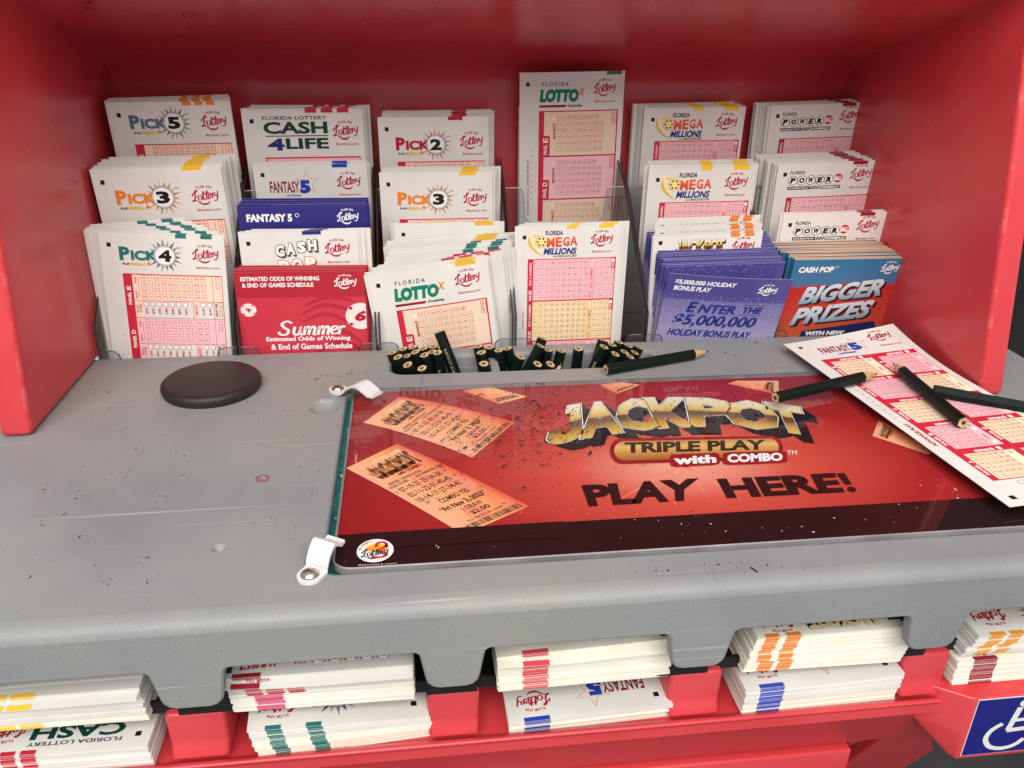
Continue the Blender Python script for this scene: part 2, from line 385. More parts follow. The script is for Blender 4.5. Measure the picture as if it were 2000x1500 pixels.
def cell(P, t, cu, cv, l, bg, line=TABLE_RED, w=3.1, h=3.6, dig=DIG, rot=90):
    
    P.rect(cu-w/2, cv-h/2, cu+w/2, cv+h/2, line, l); P.rect(cu-w/2+.28, cv-h/2+.28, cu+w/2-.28, cv+h/2-.28, bg, l+1)
    if t: P.text(t, (cu-w*.33, cv-h/2+.3, cu+w*.33, cv+h/2-.3), dig, l+2, .015, 0, rot, 'h', .5, .9 if len(t) < 2 else .68, '0')
def pick_table(P, rows, names='EDCBA', v0=28.5, upto=110, labels=True):
    u0, u1 = 13.2, 79.3; v = v0; pal = [(PEACH, CELLY), (PINK, CELL)]
    P.rect(u0, v0, u1, v0+.7, TABLE_RED, 2)
    for i, nm in enumerate(names):
        h = rows*4.45+1.4+(13 if labels else 1.5); bg, cb = pal[i % 2]
        if v > upto: break
        P.rect(u0, v, u0+6, v+h, TABLE_RED, 1); P.text(nm, (u0+1.6, v+h*.28, u0+4.4, v+h*.28+3), WHT, 2, .03, 0, 90)
        P.text('PANEL', (u0+1.9, v+h*.28+4.2, u0+4.3, v+h*.28+13.5), WHT, 2, .03, 0, 90)
        hh = rows*4.45+1.4
        P.rect(u0+6, v+.7, 72.4, v+hh, bg, 1); P.rect(72.7, v+.7, u1, v+hh, bg, 1)
        P.rect(72.4, v, 72.7, v+h, TABLE_RED, 1)
        for r in range(rows):
            for d in range(10): cell(P, str(d), 26.6+d*4.42, v+2.9+r*4.45, 2, cb)
        for r in range(2): cell(P, '', 76.2, v+2.9+r*4.6, 2, bg, TABLE_RED, 2.6, 3.6)
        if labels:
            P.text('PAIR', (20.5, v+2, 22, v+7), TABLE_RED, 2, .02, 0, 90); P.text('FRONT', (20.5, v+12, 22, v+17.5), TABLE_RED, 2, .02, 0, 90)
            P.rect(23, v+2.6, 23.25, v+6.9, DIG, 2); P.rect(23, v+7.6, 23.25, v+11.5, DIG, 2); P.rect(23, v+12, 23.25, v+16.6, DIG, 2)
            P.rect(u0+6, v+hh, u1, v+hh+.3, TABLE_RED, 2); P.rect(u0+6, v+hh+.3, u0+11.5, v+h, bg, 1)
            P.text('PLAY', (u0+6.8, v+hh+3, u0+8.3, v+hh+9), DIG, 2, .02, 0, 90); P.text('TYPE', (u0+9, v+hh+3, u0+10.5, v+hh+9), DIG, 2, .02, 0, 90)
            for d, t in enumerate(('STR', 'BOX', 'STR', 'COMBO', 'FRONT', 'MID', 'BACK')):
                cell(P, '', 26.6+d*4.42, v+hh+2.6, 2, WHT, TABLE_RED, 3.1, 3.1)
                P.text(t, (25.9+d*4.42, v+hh+5.4, 27.4+d*4.42, v+hh+9.8), TABLE_RED, 2, .03, 0, 90)
            P.rect(58.4, v+hh, 58.7, v+h, TABLE_RED, 1); P.rect(58.7, v+hh+.3, 62.4, v+h, bg, 1)
            P.text('AMOUNT', (59.6, v+hh+2.2, 61.3, v+hh+10.5), TABLE_RED, 2, .03, 0, 90)
            for d, t in enumerate(('$1.00', '$.50')):
                cell(P, '', 65.2+d*4.6, v+hh+2.4, 2, WHT, TABLE_RED, 3.1, 3.1); P.text(t, (64.5+d*4.6, v+hh+5, 66+d*4.6, v+hh+10), DIG, 2, .02, 0, 90)
            P.text('DRAW TIME', (73.4, v+hh+1.2, 74.9, v+hh+11), DIG, 2, .02, 0, 90)
            for d in range(3): cell(P, '', 77, v+hh+2+d*3.8, 2, bg, TABLE_RED, 2.2, 3)
        P.rect(u0, v+h-.3, u1, v+h, TABLE_RED, 3); v += h
    P.rect(u1-.4, v0, u1, min(v, 150), TABLE_RED, 2)
    for k in range(9): cell(P, str(14-k), 9.6, 74+k*4.4, 1, WHT, PINK, 2.6, 3.3)
def ball_table(P, names, v0, upto, alt, tag_text, right_cols, red=TABLE_RED):
    v = v0; u0, u1 = 10.2, 80.2; H = 34.6
    for i, nm in enumerate(names):
        if v > upto: break
        bg, cb = (YEL, CELLY) if (alt and i % 2) else (PINK, CELL)
        ln = ink(190, 120, 70) if (alt and i % 2) else ink(192, 58, 80)
        P.rect(u0, v, u1, v+H, red, 1); P.rect(u0+4.4, v+.7, u1-.7, v+H-.4, bg, 2)
        P.text(nm, (u0+1.2, v+H-9, u0+3.3, v+H-5.8), WHT, 2, .03, 0, 90); P.text('PANEL', (u0+1.3, v+H-5.3, u0+3.2, v+H-.4), WHT, 2, .02, 0, 90)
        P.text(tag_text, (u0+1.4, v+3, u0+3.1, v+H-13), WHT, 2, .01, 0, 90)
        for r in range(7):
            for c in range(10):
                nmb = c*7+7-r
                if nmb <= 70: cell(P, str(nmb), 16.9+c*4.42, v+3.4+r*4.72, 3, cb, ln)
        P.rect(59.4, v+5, 59.7, v+H, red, 3); P.rect(62.6, v+5, 62.9, v+H, red, 3); P.rect(59.7, v+5, 62.6, v+H-.4, bg, 3)
        P.text('PICK 1 BALL NUMBER', (60.2, v+8, 62, v+H-1.5), red, 4, .015, 0, 90)
        cell(P, '', 61, v+2.6, 3, cb, red, 2.9, 3.4)
        for r in range(7):
            for c in range(right_cols):
                nmb = c*7+7-r
                if nmb <= 26: cell(P, str(nmb), 65.4+c*4.3, v+3.4+r*4.72, 3, cb, ln)
        P.rect(76.6, v+.7, 79.6, v+9.5, red, 3); P.rect(76.9, v+1.4, 79.2, v+4, WHT, 4); P.text('VOID', (77.2, v+4.6, 78.9, v+9), WHT, 4, .02, 0, 90)
        v += H
    P.text('Consecutive Draws', (6.3, 70, 7.6, 85), CRIM, 1, .01, 0, 90)
    for k in range(9): cell(P, str(26-k), 6.4, 89+k*4.4, 1, WHT, PINK, 2.6, 3.3)
def lotto_table(P, names, v0, upto):
    v = v0; u0, u1 = 15.2, 78.6; H = 35
    for i, nm in enumerate(names):
        if v > upto: break
        bg, cb = (TAN, CELLY) if i % 2 == 0 else (PINK, CELL)
        P.rect(u0, v, u1, v+H, TABLE_RED, 1); P.rect(u0+4.2, v+.9, u1-1, v+H-.3, bg, 2)
        P.poly(rrect(u0, v+19, u0+9, v+H, 1.6), TABLE_RED, 3)
        P.text('PANEL', (u0+4, v+26, u0+7, v+H-1.2), WHT, 4, .02, 0, 90); P.text(nm, (u0+3.6, v+20.8, u0+7.4, v+24.4), WHT, 4, .03, 0, 90)
        P.text('ezmatch', (26, v+9.5, 28.6, v+22), CRIM, 3, .03, .2, 90); cell(P, '', 27.4, v+5.4, 3, cb, PINK, 2.8, 3.2)
        for r in range(6):
            for c in range(9):
                nmb = c*6+6-r
                if nmb <= 53: cell(P, str(nmb), 31.2+c*4.3, v+5.4+r*4.9, 3, cb)
        P.rect(u1-5, v+2, u1-1, v+11, TABLE_RED, 3); P.rect(u1-4.7, v+2.3, u1-1.3, v+6, bg, 4); P.rect(u1-4.7, v+6.3, u1-1.3, v+10.7, bg, 4)
        P.text('QP', (u1-4, v+6.8, u1-2.2, v+10.2), CRIM, 5, .02, 0, 90); P.text('VOID', (u1-3.8, v+2.8, u1-2.4, v+5.6), CRIM, 5, .02, 0, 90)
        v += H
    P.text('Consecutive Draws  ADVANCE PLAY', (6, 66, 7.6, 112), CRIM, 1, .012, 0, 90)
    for k in range(10): cell(P, str(52-k*4) if k else '52', 9.8, 58+k*5, 1, WHT, PINK, 2.6, 3.4)
def mega_logo(P):
    P = sub(P, -2.4, 0, 1)
    P.stroke([(21, 8), (14.5, 8.5), (14, 14), (18.5, 20), (27, 25.5)], 2.0, GOLDI, 1, 6, None, True)
    P.stroke([(24, 7.5), (16, 6.4), (15.4, 13), (20, 20.5)], 2.2, YEL, 1.5, 6, None, True)
    P.disc(22.8, 12.6, 4.6, GOLDI, 2, 20); P.disc(22.8, 12.6, 4.1, ink(246, 226, 130), 3, 20)
    for a in range(6):
        cx, cy = 22.8+2.9*cos(a*pi/3), 12.6+2.9*sin(a*pi/3)
        P.poly([(cx+(1.35 if k % 2 == 0 else .55)*cos(k*pi/5-pi/2), cy+(1.35 if k % 2 == 0 else .55)*sin(k*pi/5-pi/2)) for k in range(10)], NAVY, 4)
    P.text('FLORIDA', (26, 4, 39.5, 7.4), ink(36, 36, 60), 4, .02)
    for k, (a, b) in enumerate(((27, 33.3), (34, 39), (39.6, 44.8), (45.2, 51.2))):
        P.text('MEGA'[k], (a-.25, 9-k*.25, b+.25, 17.2-k*.35), WHT, 4.6, .06); P.text('MEGA'[k], (a, 9.2-k*.25, b, 17-k*.35), ORRED, 5, .04)
    P.text('MILLIONS', (24.6, 17.6, 50.8, 22.8), NAVY, 5, .035, .25); P.text('MEGAPLIER', (36, 23.2, 51, 25), GREY, 4, .02, .2); P.text('with', (32, 23.6, 35.4, 25), GREY, 4, .02)
def power_logo(P):
    P = sub(P, -1.6, 1, .95)
    P.text('FLORIDA', (12.5, 5.2, 25, 7.8), K, 1, .02, .1)
    for k, ch in enumerate('POWER'):
        cx, cy = 15.6+k*7.6, 13
        P.disc(cx, cy, 3.9, K, 1, 22); P.disc(cx, cy, 3.45, WHT, 2, 22); P.text(ch, (cx-2.4, cy-2.3, cx+2.4, cy+2.3), K, 3, .07, .12)
    P.disc(54, 12.2, 3.7, ink(186, 26, 40), 1, 22); P.text('BALL', (50.8, 10.3, 57.2, 14.2), WHT, 2, .06)
    P.rect(12, 18, 31, 20.6, K, 1); P.text('DOUBLE PLAY', (13, 18.6, 30, 20), WHT, 2, .03)
    for k in range(3): P.poly([(32.6+k*2.3, 18), (34+k*2.3, 18), (32.6+k*2.3, 20.6), (31.2+k*2.3, 20.6)], K, 1)
    P.rect(39, 18, 57, 20.6, K, 1); P.text('POWERPLAY', (39.8, 18.5, 56.4, 20.2), WHT, 2, .05)
def lotto_logo(P):
    P.text('F L O R I D A', (17.5, 7.2, 38, 10.3), DKGREEN, 1, .01, .1)
    P.text('LOTTO', (15.6, 12.4, 46.5, 22.2), GREEN, 2, .075, .12); P.text('X', (45.8, 11.8, 51.2, 17.6), ORANGE, 3, .03, .25)
    P.poly([(15.4, 24.2), (37, 24.2), (36, 26), (15.4, 26)], MAROON, 1); P.text('DoublePlay', (37.8, 24, 49.6, 26.4), K, 1, .03, .25)
def fantasy_logo(P):
    P.text('FANTASY', (10.6, 12.2, 32, 20.8), MAROON, 2, .02); P.text('5', (32.4, 11.4, 40.2, 21.4), BLUE, 3, .07)
    st = [(38+(9 if k % 2 == 0 else 3.6)*cos(k*pi/5-pi/2), 13.6+(9 if k % 2 == 0 else 3.6)*sin(k*pi/5-pi/2)) for k in range(10)]
    for k in range(10):
        a, b = st[k], st[(k+1) % 10]; P.stroke([a, b], .55, ink(226, 176, 150), 1, 1)
    P.text('with EZmatch', (22, 22, 33, 23.6), BLUE, 1, .02)
def cash4_logo(P):
    P.text('FLORIDA LOTTERY', (13.6, 4.6, 57.5, 7), ink(40, 38, 66), 1, .015)
    P.text('CASH', (13.6, 8.4, 57.6, 16.6), DKGREEN, 1, .035); P.rect(14.6, 17.7, 57.6, 18.3, K, 1)
    P.text('4', (15.2, 19.6, 27, 28), ink(50, 40, 110), 1, .035); P.text('LIFE', (28, 19.6, 57.6, 27), DKGREEN, 1, .035)
def cashpop_logo(P):
    for k, ch in enumerate('CASH'):
        b = (24+k*7.6, 9-k*1.1, 31+k*7.6, 18.6-k*1.3)
        P.text(ch, (b[0]+.7, b[1]+1.0, b[2]+.7, b[3]+1.0), ink(70, 74, 70), 1, .10); P.text(ch, b, ink(60, 66, 60), 2, .095); P.text(ch, (b[0]+.45, b[1]+.5, b[2]-.45, b[3]-.5), WHT, 3, .06)
    for k, ch in enumerate('POP'):
        b = (25+k*9.4, 20.5-k*1.1, 33.4+k*9.4, 30.2-k*1.1)
        P.text(ch, (b[0]+.7, b[1]+1, b[2]+.7, b[3]+1), ink(170, 100, 60), 1, .11); P.text(ch, b, ink(205, 120, 70), 2, .1); P.text(ch, (b[0]+.5, b[1]+.55, b[2]-.5, b[3]-.55), WHT, 3, .06)
def jglyph():
    """block J that sits on the base line, unit box (v down)"""
    o = [(.42, 0), (1, 0), (1, .72)]+[(.5+.5*cos(a), .72+.28*sin(a)) for a in (.4, .8, 1.2, 1.57, 2.0, 2.5)]+[(.0, .8), (.0, .62), (.36, .62), (.38, .74), (.5, .78), (.6, .74), (.62, .66), (.62, .22), (.42, .22)]
    return o
def jackpot(P, l, fill, layers):
    """JACKPOT in the unit box of P; layers = [(material, spread, du, dv)] from the bottom up, then the fill"""
    widths = [('J', 0, .105), ('A', .10, .285), ('C', .27, .42), ('K', .415, .595), ('P', .575, .72), ('O', .70, .875), ('T', .845, 1.0)]
    def draw(m, sp, du, dv, ll):
        for ch, a, b in widths:
            box = (a+du-sp*.5, dv-sp*.9, b+du+sp*.5, 1+dv+sp*.9)
            if ch == 'J':
                w = b-a; g = jglyph(); v, f = tess([[(box[0]+x*(box[2]-box[0]), box[1]+y*(box[3]-box[1])) for x, y in g]])
                P.shape(v, f, m, ll, (0, dv, 1, 1+dv))
            else: P.text(ch, box, m, ll, .05+sp*.9); 
    for i, (m, sp, du, dv) in enumerate(layers): draw(m, sp, du, dv, l+i*.6)
    draw(fill, 0, 0, 0, l+len(layers)*.6)

# ------------------------------------------------------------------ the play stand
stand = empty('lottery_stand', (286, -100, -220))
tag(stand, 'red and grey moulded plastic play stand with hood, side panels and writing counter', 'play stand')
SB = (-286, 100, 220)
def part(mb, name, parent=None, smooth=35, fix=True):
    o = mb.build(name, parent or stand, smooth, SB if parent is None else None, fix)
    o.data.polygons.foreach_set('use_smooth', [smooth is not None and len(p.vertices) != 3 for p in o.data.polygons])
    return o
XL, XR = 4.0, 568.0
def offset_loop(loop, d):
    """move a closed loop to its left by d"""
    N = len(loop); out = []
    for i in range(N):
        a, b, c = loop[i-1], loop[i], loop[(i+1) % N]
        d1 = Vector((b[0]-a[0], b[1]-a[1])); d2 = Vector((c[0]-b[0], c[1]-b[1]))
        d1 = d1.normalized() if d1.length > 1e-9 else d2.normalized(); d2 = d2.normalized() if d2.length > 1e-9 else d1
        n = Vector((-(d1.y+d2.y), d1.x+d2.x)); n = n.normalized() if n.length > 1e-9 else Vector((-d1.y, d1.x))
        k = 1/max(.5, n.dot(Vector((-d1.y, d1.x))))
        out.append((b[0]+n.x*d*k, b[1]+n.y*d*k))
    return out
def well(mb, loop, prof, m, floor=True):
    """rounded rim and wall going down from a hole; loop runs counter-clockwise (left = inside)"""
    rings = [[(x, y, z) for x, y in offset_loop(loop, d)] for d, z in prof]; n = len(loop)
    vs = [p for r in rings for p in r]; fs = []
    for k in range(len(rings)-1):
        for i in range(n):
            j = (i+1) % n; fs.append((k*n+i, k*n+j, (k+1)*n+j, (k+1)*n+i))
    mb.add(vs, fs, m)
    if floor: mb.add(rings[-1], [tuple(range(n))], m)
def rim(r, depth, n=5): return [(r*sin(pi/2*k/n), -r*(1-cos(pi/2*k/n))) for k in range(n+1)]+[(r, -depth)]
c = MB()
CX0, CX1, CYF = -260.0, 640.0, -262.0
TRAY = rrect(196, -41.5, 383, -6, 13, 6)
REC = rrect(170.5, -246.8, 552, -62, 9, 5)
dent = circle(126, -221.5, 3.6, 3.2, 14); hole = circle(136, -163.5, 2.6, 2.6, 14); dent2 = circle(4, -178, 4, 3.5, 14)
outer = [(CX0, CYF), (CX1, CYF), (CX1, 2), (CX0, 2)]
sc = circle(160.5, -83, 9.6, 11, 22)
v, f = tess([outer, TRAY[::-1], REC[::-1], dent[::-1], hole[::-1], dent2[::-1], sc[::-1]])
c.add([(x, y, 0) for x, y in v], f, GRAY)
well(c, TRAY, rim(3.2, 72), GRAY); well(c, REC, rim(2.2, 5), GRAY)
well(c, dent, [(0, 0), (.8, -.6), (1.6, -2.2), (2.4, -3)], GRAY); well(c, hole, [(0, 0), (.3, -.5), (.5, -7)], GRAY); well(c, dent2, [(0, 0), (.8, -.6), (2.4, -3)], GRAY)
well(c, sc, [(0, 0), (1, -.6), (2.6, -2.6), (5, -4.2), (8, -4.8)], GRAY)
# rounded nose along the front, then the sloping face with its pigeonhole notches
FT = Vector((0, -270.0, -6.0)); FD = Vector((0, .05, -1.0)).normalized()
nose = [(-262, 0), (-264.4, -.25), (-266.8, -1.0), (-268.6, -2.3), (-269.7, -4.1), (-270, -6.0)]
xs = [CX0+(CX1-CX0)*k/30 for k in range(31)]
c.add([(x, y, z) for y, z in nose for x in xs], [(r*31+i, r*31+i+1, (r+1)*31+i+1, (r+1)*31+i) for r in range(len(nose)-1) for i in range(30)], GRAY)
c.box(CX0, CX1, 2, 3.5, -60, -.5, GRAY)
c.box(266, 271.5, -38, -9.5, -66, -2.5, GRAY)                  # partition inside the pencil tray
counter = part(c, 'counter')
s_ = MB()
ring_m = ink(170, 70, 80, .5)
s_.add([(136+r*cos(a*pi/10), -163.5+r*sin(a*pi/10), .25) for a in range(20) for r in (2.3, 3.5)], [(2*i, 2*i+1, (2*i+3) % 40, (2*i+2) % 40) for i in range(20)], ring_m)
s_.build('screw_hole_ring', counter)

fa = MB()
_t = [(at(l_, y, 1, -269.5).x, at(r_, y, 1, -269.5).x) for l_, r_, y in ((304, 431, 1345), (831, 938, 1305), (1317, 1423, 1268), (1783, 1876, 1235))]
_p = (_t[3][0]+_t[3][1]-_t[0][0]-_t[0][1])/6                 # spacing of the tabs
TABS = [(_t[0][0]-_p*k, _t[0][1]-_p*k) for k in (2, 1)]+_t+[(_t[3][0]+_p*k, _t[3][1]+_p*k) for k in (1, 2)]
SLOT_T, TAB_T = 18.4, 39.8                                # distances down the face
path = [(CX0, TAB_T)]
for a, b in TABS:
    if a > CX1: break
    path += [(a-5, SLOT_T)]
    path += [(a-5+4.2*sin(t), SLOT_T+4.2*(1-cos(t))) for t in (.5, 1.0, 1.4)]
    path += [(a+1.2+5*(1-cos(t)), TAB_T-5+5*sin(t)) for t in (0, .5, 1.0, 1.5)]
    path += [(b-1.2-5*(1-cos(t)), TAB_T-5+5*sin(t)) for t in (1.5, 1.0, .5, 0)]
    path += [(b+5-4.2*sin(t), SLOT_T+4.2*(1-cos(t))) for t in (1.4, 1.0, .5)]
    path += [(b+5, SLOT_T)]
path = [p for p in path if p[0] <= CX1]
path[0] = (CX0, SLOT_T); path.append((CX1, SLOT_T))
FN = Vector((1, 0, 0)).cross(FD)                              # outward (front, slightly down)
if FN.y > 0: FN = -FN
def fpt(s, t, d): p = FT + FD*t + FN*d; return (s, p.y, p.z)
face = [(CX0, 0)]+path+[(CX1, 0)]
v, f = tess([face]); fa.add([fpt(s, t, 0) for s, t in v], f, GRAY)
prof = [(0, 0), (-.5, -.15), (-1.1, -.7), (-1.4, -1.6), (-1.4, -5)]
N = len(path)
loop = path
rings = []
for d, dep in prof:
    rr = []
    for i in range(N):
        a, b = loop[max(0, i-1)], loop[min(N-1, i+1)]
        t = Vector((b[0]-a[0], b[1]-a[1])); t = t.normalized() if t.length else Vector((1, 0))
        nrm = Vector((-t.y, t.x))                             # outward = towards larger t
        rr.append(fpt(loop[i][0]-nrm.x*d, loop[i][1]-nrm.y*d, dep))
    rings.append(rr)
fa.add([p for r in rings for p in r], [(k*N+i, k*N+i+1, (k+1)*N+i+1, (k+1)*N+i) for k in range(len(prof)-1) for i in range(N-1)], GRAY)
part(fa, 'front_fascia', smooth=40)

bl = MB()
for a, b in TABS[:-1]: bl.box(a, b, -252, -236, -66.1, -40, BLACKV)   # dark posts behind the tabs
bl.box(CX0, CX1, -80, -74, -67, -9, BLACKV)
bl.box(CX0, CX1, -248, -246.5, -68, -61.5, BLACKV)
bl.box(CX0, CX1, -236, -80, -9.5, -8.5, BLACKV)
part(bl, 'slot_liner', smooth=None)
sh = MB(); sh.box(CX0, CX1, -246, -60, -67.4, -66.3, BLACKV); sh.box(CX0, CX1, -257, -60, -100, -94.2, RED); sh.box(CX0, CX1, -62, -56, -94, -67.6, RED)
part(sh, 'slip_shelf', smooth=None)

def prism(mb, outline, axis_vals, m, bevel=0, seg=3, worn=None):
    """extrude an outline in (y,z) along x, with bevelled edges"""
    bm = bmesh.new()
    a = [bm.verts.new((axis_vals[0], y, z)) for y, z in outline]; b = [bm.verts.new((axis_vals[1], y, z)) for y, z in outline]
    bm.faces.new(a[::-1]); bm.faces.new(b)
    n = len(outline)
    for i in range(n): bm.faces.new((a[i], a[(i+1) % n], b[(i+1) % n], b[i]))
    bmesh.ops.recalc_face_normals(bm, faces=bm.faces)
    if bevel: bmesh.ops.bevel(bm, geom=list(bm.edges), offset=bevel, segments=seg, profile=.5, affect='EDGES', clamp_overlap=True)
    bm.verts.index_update(); bm.normal_update()
    if worn:
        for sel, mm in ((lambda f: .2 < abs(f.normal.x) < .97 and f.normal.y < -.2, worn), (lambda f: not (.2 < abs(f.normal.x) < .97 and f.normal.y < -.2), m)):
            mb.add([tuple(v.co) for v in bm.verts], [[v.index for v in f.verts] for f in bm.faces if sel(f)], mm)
    else: mb.add([tuple(v.co) for v in bm.verts], [[v.index for v in f.verts] for f in bm.faces], m)
    bm.free()
for a, b in TABS[:-1]:
    a, b = [CAM.x+(x-CAM.x)*1.066 for x in (a, b)]
    d = MB(); prism(d, [(-251.6, -66.2), (-251.0, -84), (-254.6, -91.5), (-200, -93.8), (-200, -66.2)], (a+.4, b-.4), RED, 2.2)
    part(d, 'slot_divider')
# ledge under the lower slips, apron and its door
le = MB()
prism(le, [(-252, -93.9), (-256.6, -90.2), (-258.6, -89.4), (-259.8, -90.6), (-254.6, -97.8), (-252, -102)], (CX0, at(1781, 1399, 1, -250).x+6), RED, 1.6)
part(le, 'lower_ledge')
ap = MB()
AS = .5                                                         # the apron leans back below the ledge
def apy(z): return -256.0-(z+97)*AS
def on_apron(px, py):
    d = ray(px, py); t = (-256.0-97*AS-CAM.y-AS*CAM.z)/(d.y+AS*d.z); q = CAM+t*d; return (q.x, q.z)
NC = on_apron(1690, 1452); nr = 8.0
Lz = on_apron(1400, 1473)[1]
arch = [(NC[0]+nr*cos(t), NC[1]+nr*.9*sin(t)) for t in [pi*k/12 for k in range(13)]]
eR = on_apron(1781, 1399); eB = on_apron(1823, 1465)
lip = [(NC[0]+nr, -260), (NC[0]+nr, NC[1])]+arch[1:-1]+[(NC[0]-nr-1, NC[1]-1), (NC[0]-nr-5, Lz+.6), (NC[0]-nr-14, Lz), (CX0, Lz)]
outl = [(CX0, -96), (eR[0], -96), (eB[0], eB[1]), (eB[0], -260)]+lip
v, f = tess([outl]); ap.add([(x, apy(z), z) for x, z in v], f, RED)
nl = len(lip)
ap.add([(x+(ddx if i < 14 else 0), apy(z)+dd, z-ddx*.6*(i >= 13)) for dd, ddx in ((0, 0), (.8, -.7), (44, -1)) for i, (x, z) in enumerate(lip)], [(k*nl+i, k*nl+i+1, (k+1)*nl+i+1, (k+1)*nl+i) for k in (0, 1) for i in range(nl-1)], RED)
ap.add([(eR[0], apy(-96), -96), (eB[0], apy(eB[1]), eB[1]), (eB[0], apy(-260), -260), (eB[0], -100, -260), (eB[0], -100, eB[1]), (eR[0], -100, -96)], [(0, 1, 4, 5), (1, 2, 3, 4)], RED)
part(ap, 'apron')
dr = MB(); prism(dr, [(apy(Lz)-3.5, Lz-2.2), (apy(Lz)+6, Lz-2.2), (apy(Lz)+10, Lz-100), (apy(Lz)-3, Lz-100)], (CX0, NC[0]-nr-4), RED, 1.4); dr.box(CX0, NC[0]+nr+6, apy(Lz)+40, apy(Lz)+41, -260, NC[1]+12, RED)
part(dr, 'compartment_door')
br = MB()
bm = bmesh.new()
q1, q2, q3 = at(1781, 1399, 1, -250), at(1845, 1486, 1, -259), at(1868, 1480, 1, -263)
q4 = at(1905, 1362, 1, -263)
brk = [(q1.x, -250), (q4.x, -263), (640, -263), (640, -200), (q1.x, -200)]
top = [bm.verts.new((x, y, -86.5)) for x, y in brk]
zb = q3.z-1.5
fx = q4.x+(q3.x-q4.x)*(q1.z-q4.z)/(q3.z-q4.z)
lv = [top, [bm.verts.new(p) for p in ((q1.x, -250, q1.z), (fx, -263, q1.z), (640, -263, q1.z), (640, -200, q1.z), (q1.x, -200, q1.z))],
      [bm.verts.new(p) for p in ((q2.x, -259, zb), (q3.x, -263, zb), (640, -263, zb), (640, -200, zb), (q2.x, -200, zb))]]
bm.faces.new(lv[0]); bm.faces.new(lv[2][::-1])
for k in (0, 1):
    for i in range(5): bm.faces.new((lv[k][i], lv[k+1][i], lv[k+1][(i+1) % 5], lv[k][(i+1) % 5]))
bmesh.ops.recalc_face_normals(bm, faces=bm.faces); bmesh.ops.bevel(bm, geom=list(bm.edges), offset=1.2, segments=3, profile=.5, affect='EDGES')
bm.verts.index_update(); br.add([tuple(v.co) for v in bm.verts], [[v.index for v in f.verts] for f in bm.faces], RED); bm.free()
part(br, 'corner_bracket')

# back panel, hood and side panels
wallp = [(116, -140), (124, 60), (129, 140), (131, 163), (129.5, 171), (124, 176.5), (122, 178)]
hoodp = [(122, 178), (112, 184), (84, 194), (48, 204), (0, 218), (-70, 239), (-82, 246), (-80, 330)]
nx = 24
for nm, pr in (('back_panel', wallp), ('hood', hoodp)):
    m_ = MB(); X = [XL-15+(XR-XL+30)*k/nx for k in range(nx+1)]
    m_.add([(x, y, z) for y, z in pr for x in X], [(r*(nx+1)+i, r*(nx+1)+i+1, (r+1)*(nx+1)+i+1, (r+1)*(nx+1)+i) for r in range(len(pr)-1) for i in range(nx)], RED)
    back = [(y+6 if nm == 'back_panel' else y, z+(7 if nm == 'hood' else 0)) for y, z in pr]
    m_.add([(x, y, z) for y, z in back for x in X], [(r*(nx+1)+i, (r+1)*(nx+1)+i, (r+1)*(nx+1)+i+1, r*(nx+1)+i+1) for r in range(len(pr)-1) for i in range(nx)], RED)
    if nm == 'back_panel':
        P = Print(m_, lambda a, b, l: (a, 124+(b-60)*.0625-.25, b))
        def on_wall(px, py):
            q = at(px, py, 1, 128.5); return (q.x, q.z)
        for pts, w in ((((430, 154), (455, 156)), .5), (((440, 163), (470, 160)), .4), (((500, 140), (505, 110), (512, 118)), .5), (((690, 110), (710, 130), (722, 148)), .8), (((690, 112), (718, 132)), .4),
                       (((985, 120), (986, 138)), .9), (((1690, 145), (1688, 160)), .8), (((205, 152), (212, 158)), 1.2), (((1440, 155), (1452, 158)), .5), (((1155, 75), (1168, 92)), .4)):
            P.stroke([on_wall(*p) for p in pts], w, RED_SCUFF, 1, 3, None, True)
    else:
        def on_hood(px, py):
            d = ray(px, py); k_ = 14/48.0; t = (204+48*k_-CAM.z-k_*CAM.y)/(d.z+k_*d.y); q = CAM+t*d; return (q.x, q.y)
        P = Print(m_, lambda a, b, l: (a, b, 204+(48-b)*14/48.0-.35))
        for pts, w in ((((328, 0), (334, -3), (345, -5)), .6), (((165, 10), (168, 17), (175, 18)), .8), (((166, 8), (176, 3), (182, 2)), .7), (((355, 24), (361, 33)), .8), (((357, 17), (368, 24), (377, 25), (386, 32)), .7), (((372, 48), (376, 58)), .5)):
            P.stroke([on_hood(*p) for p in pts], w, ink(58, 14, 18), 1, 4, None, True)
    part(m_, nm, smooth=45)
def side(x_in, x_out):
    sp = MB()
    outl = [(-107, .3), (-89, 99), (-71.5, 187), (-62, 236), (-58, 330), (140, 330), (140, .3)]
    prism(sp, outl, (min(x_in, x_out), max(x_in, x_out)), RED, 3.6, 4, RED_WORN)
    s0 = 1 if x_out > x_in else -1
    part(sp, 'side_panel', smooth=40)
side(XL, XL-17); side(XR, XR+16)
# what is seen to the right of the stand: its dark surroundings
dk = MB(); dk.box(600, 1500, 160, 170, -500, 500, BLACKV)
tag(dk.build('back_wall'), 'black wall behind the stand at the right edge', kind='structure')
fl = MB(); fl.box(-900, 1500, -900, 700, -830, -820, noise_mat('dark_floor', rgb(40, 38, 38), rgb(58, 55, 54), 6, .5))
tag(fl.build('floor'), 'dark floor below the stand', kind='structure')

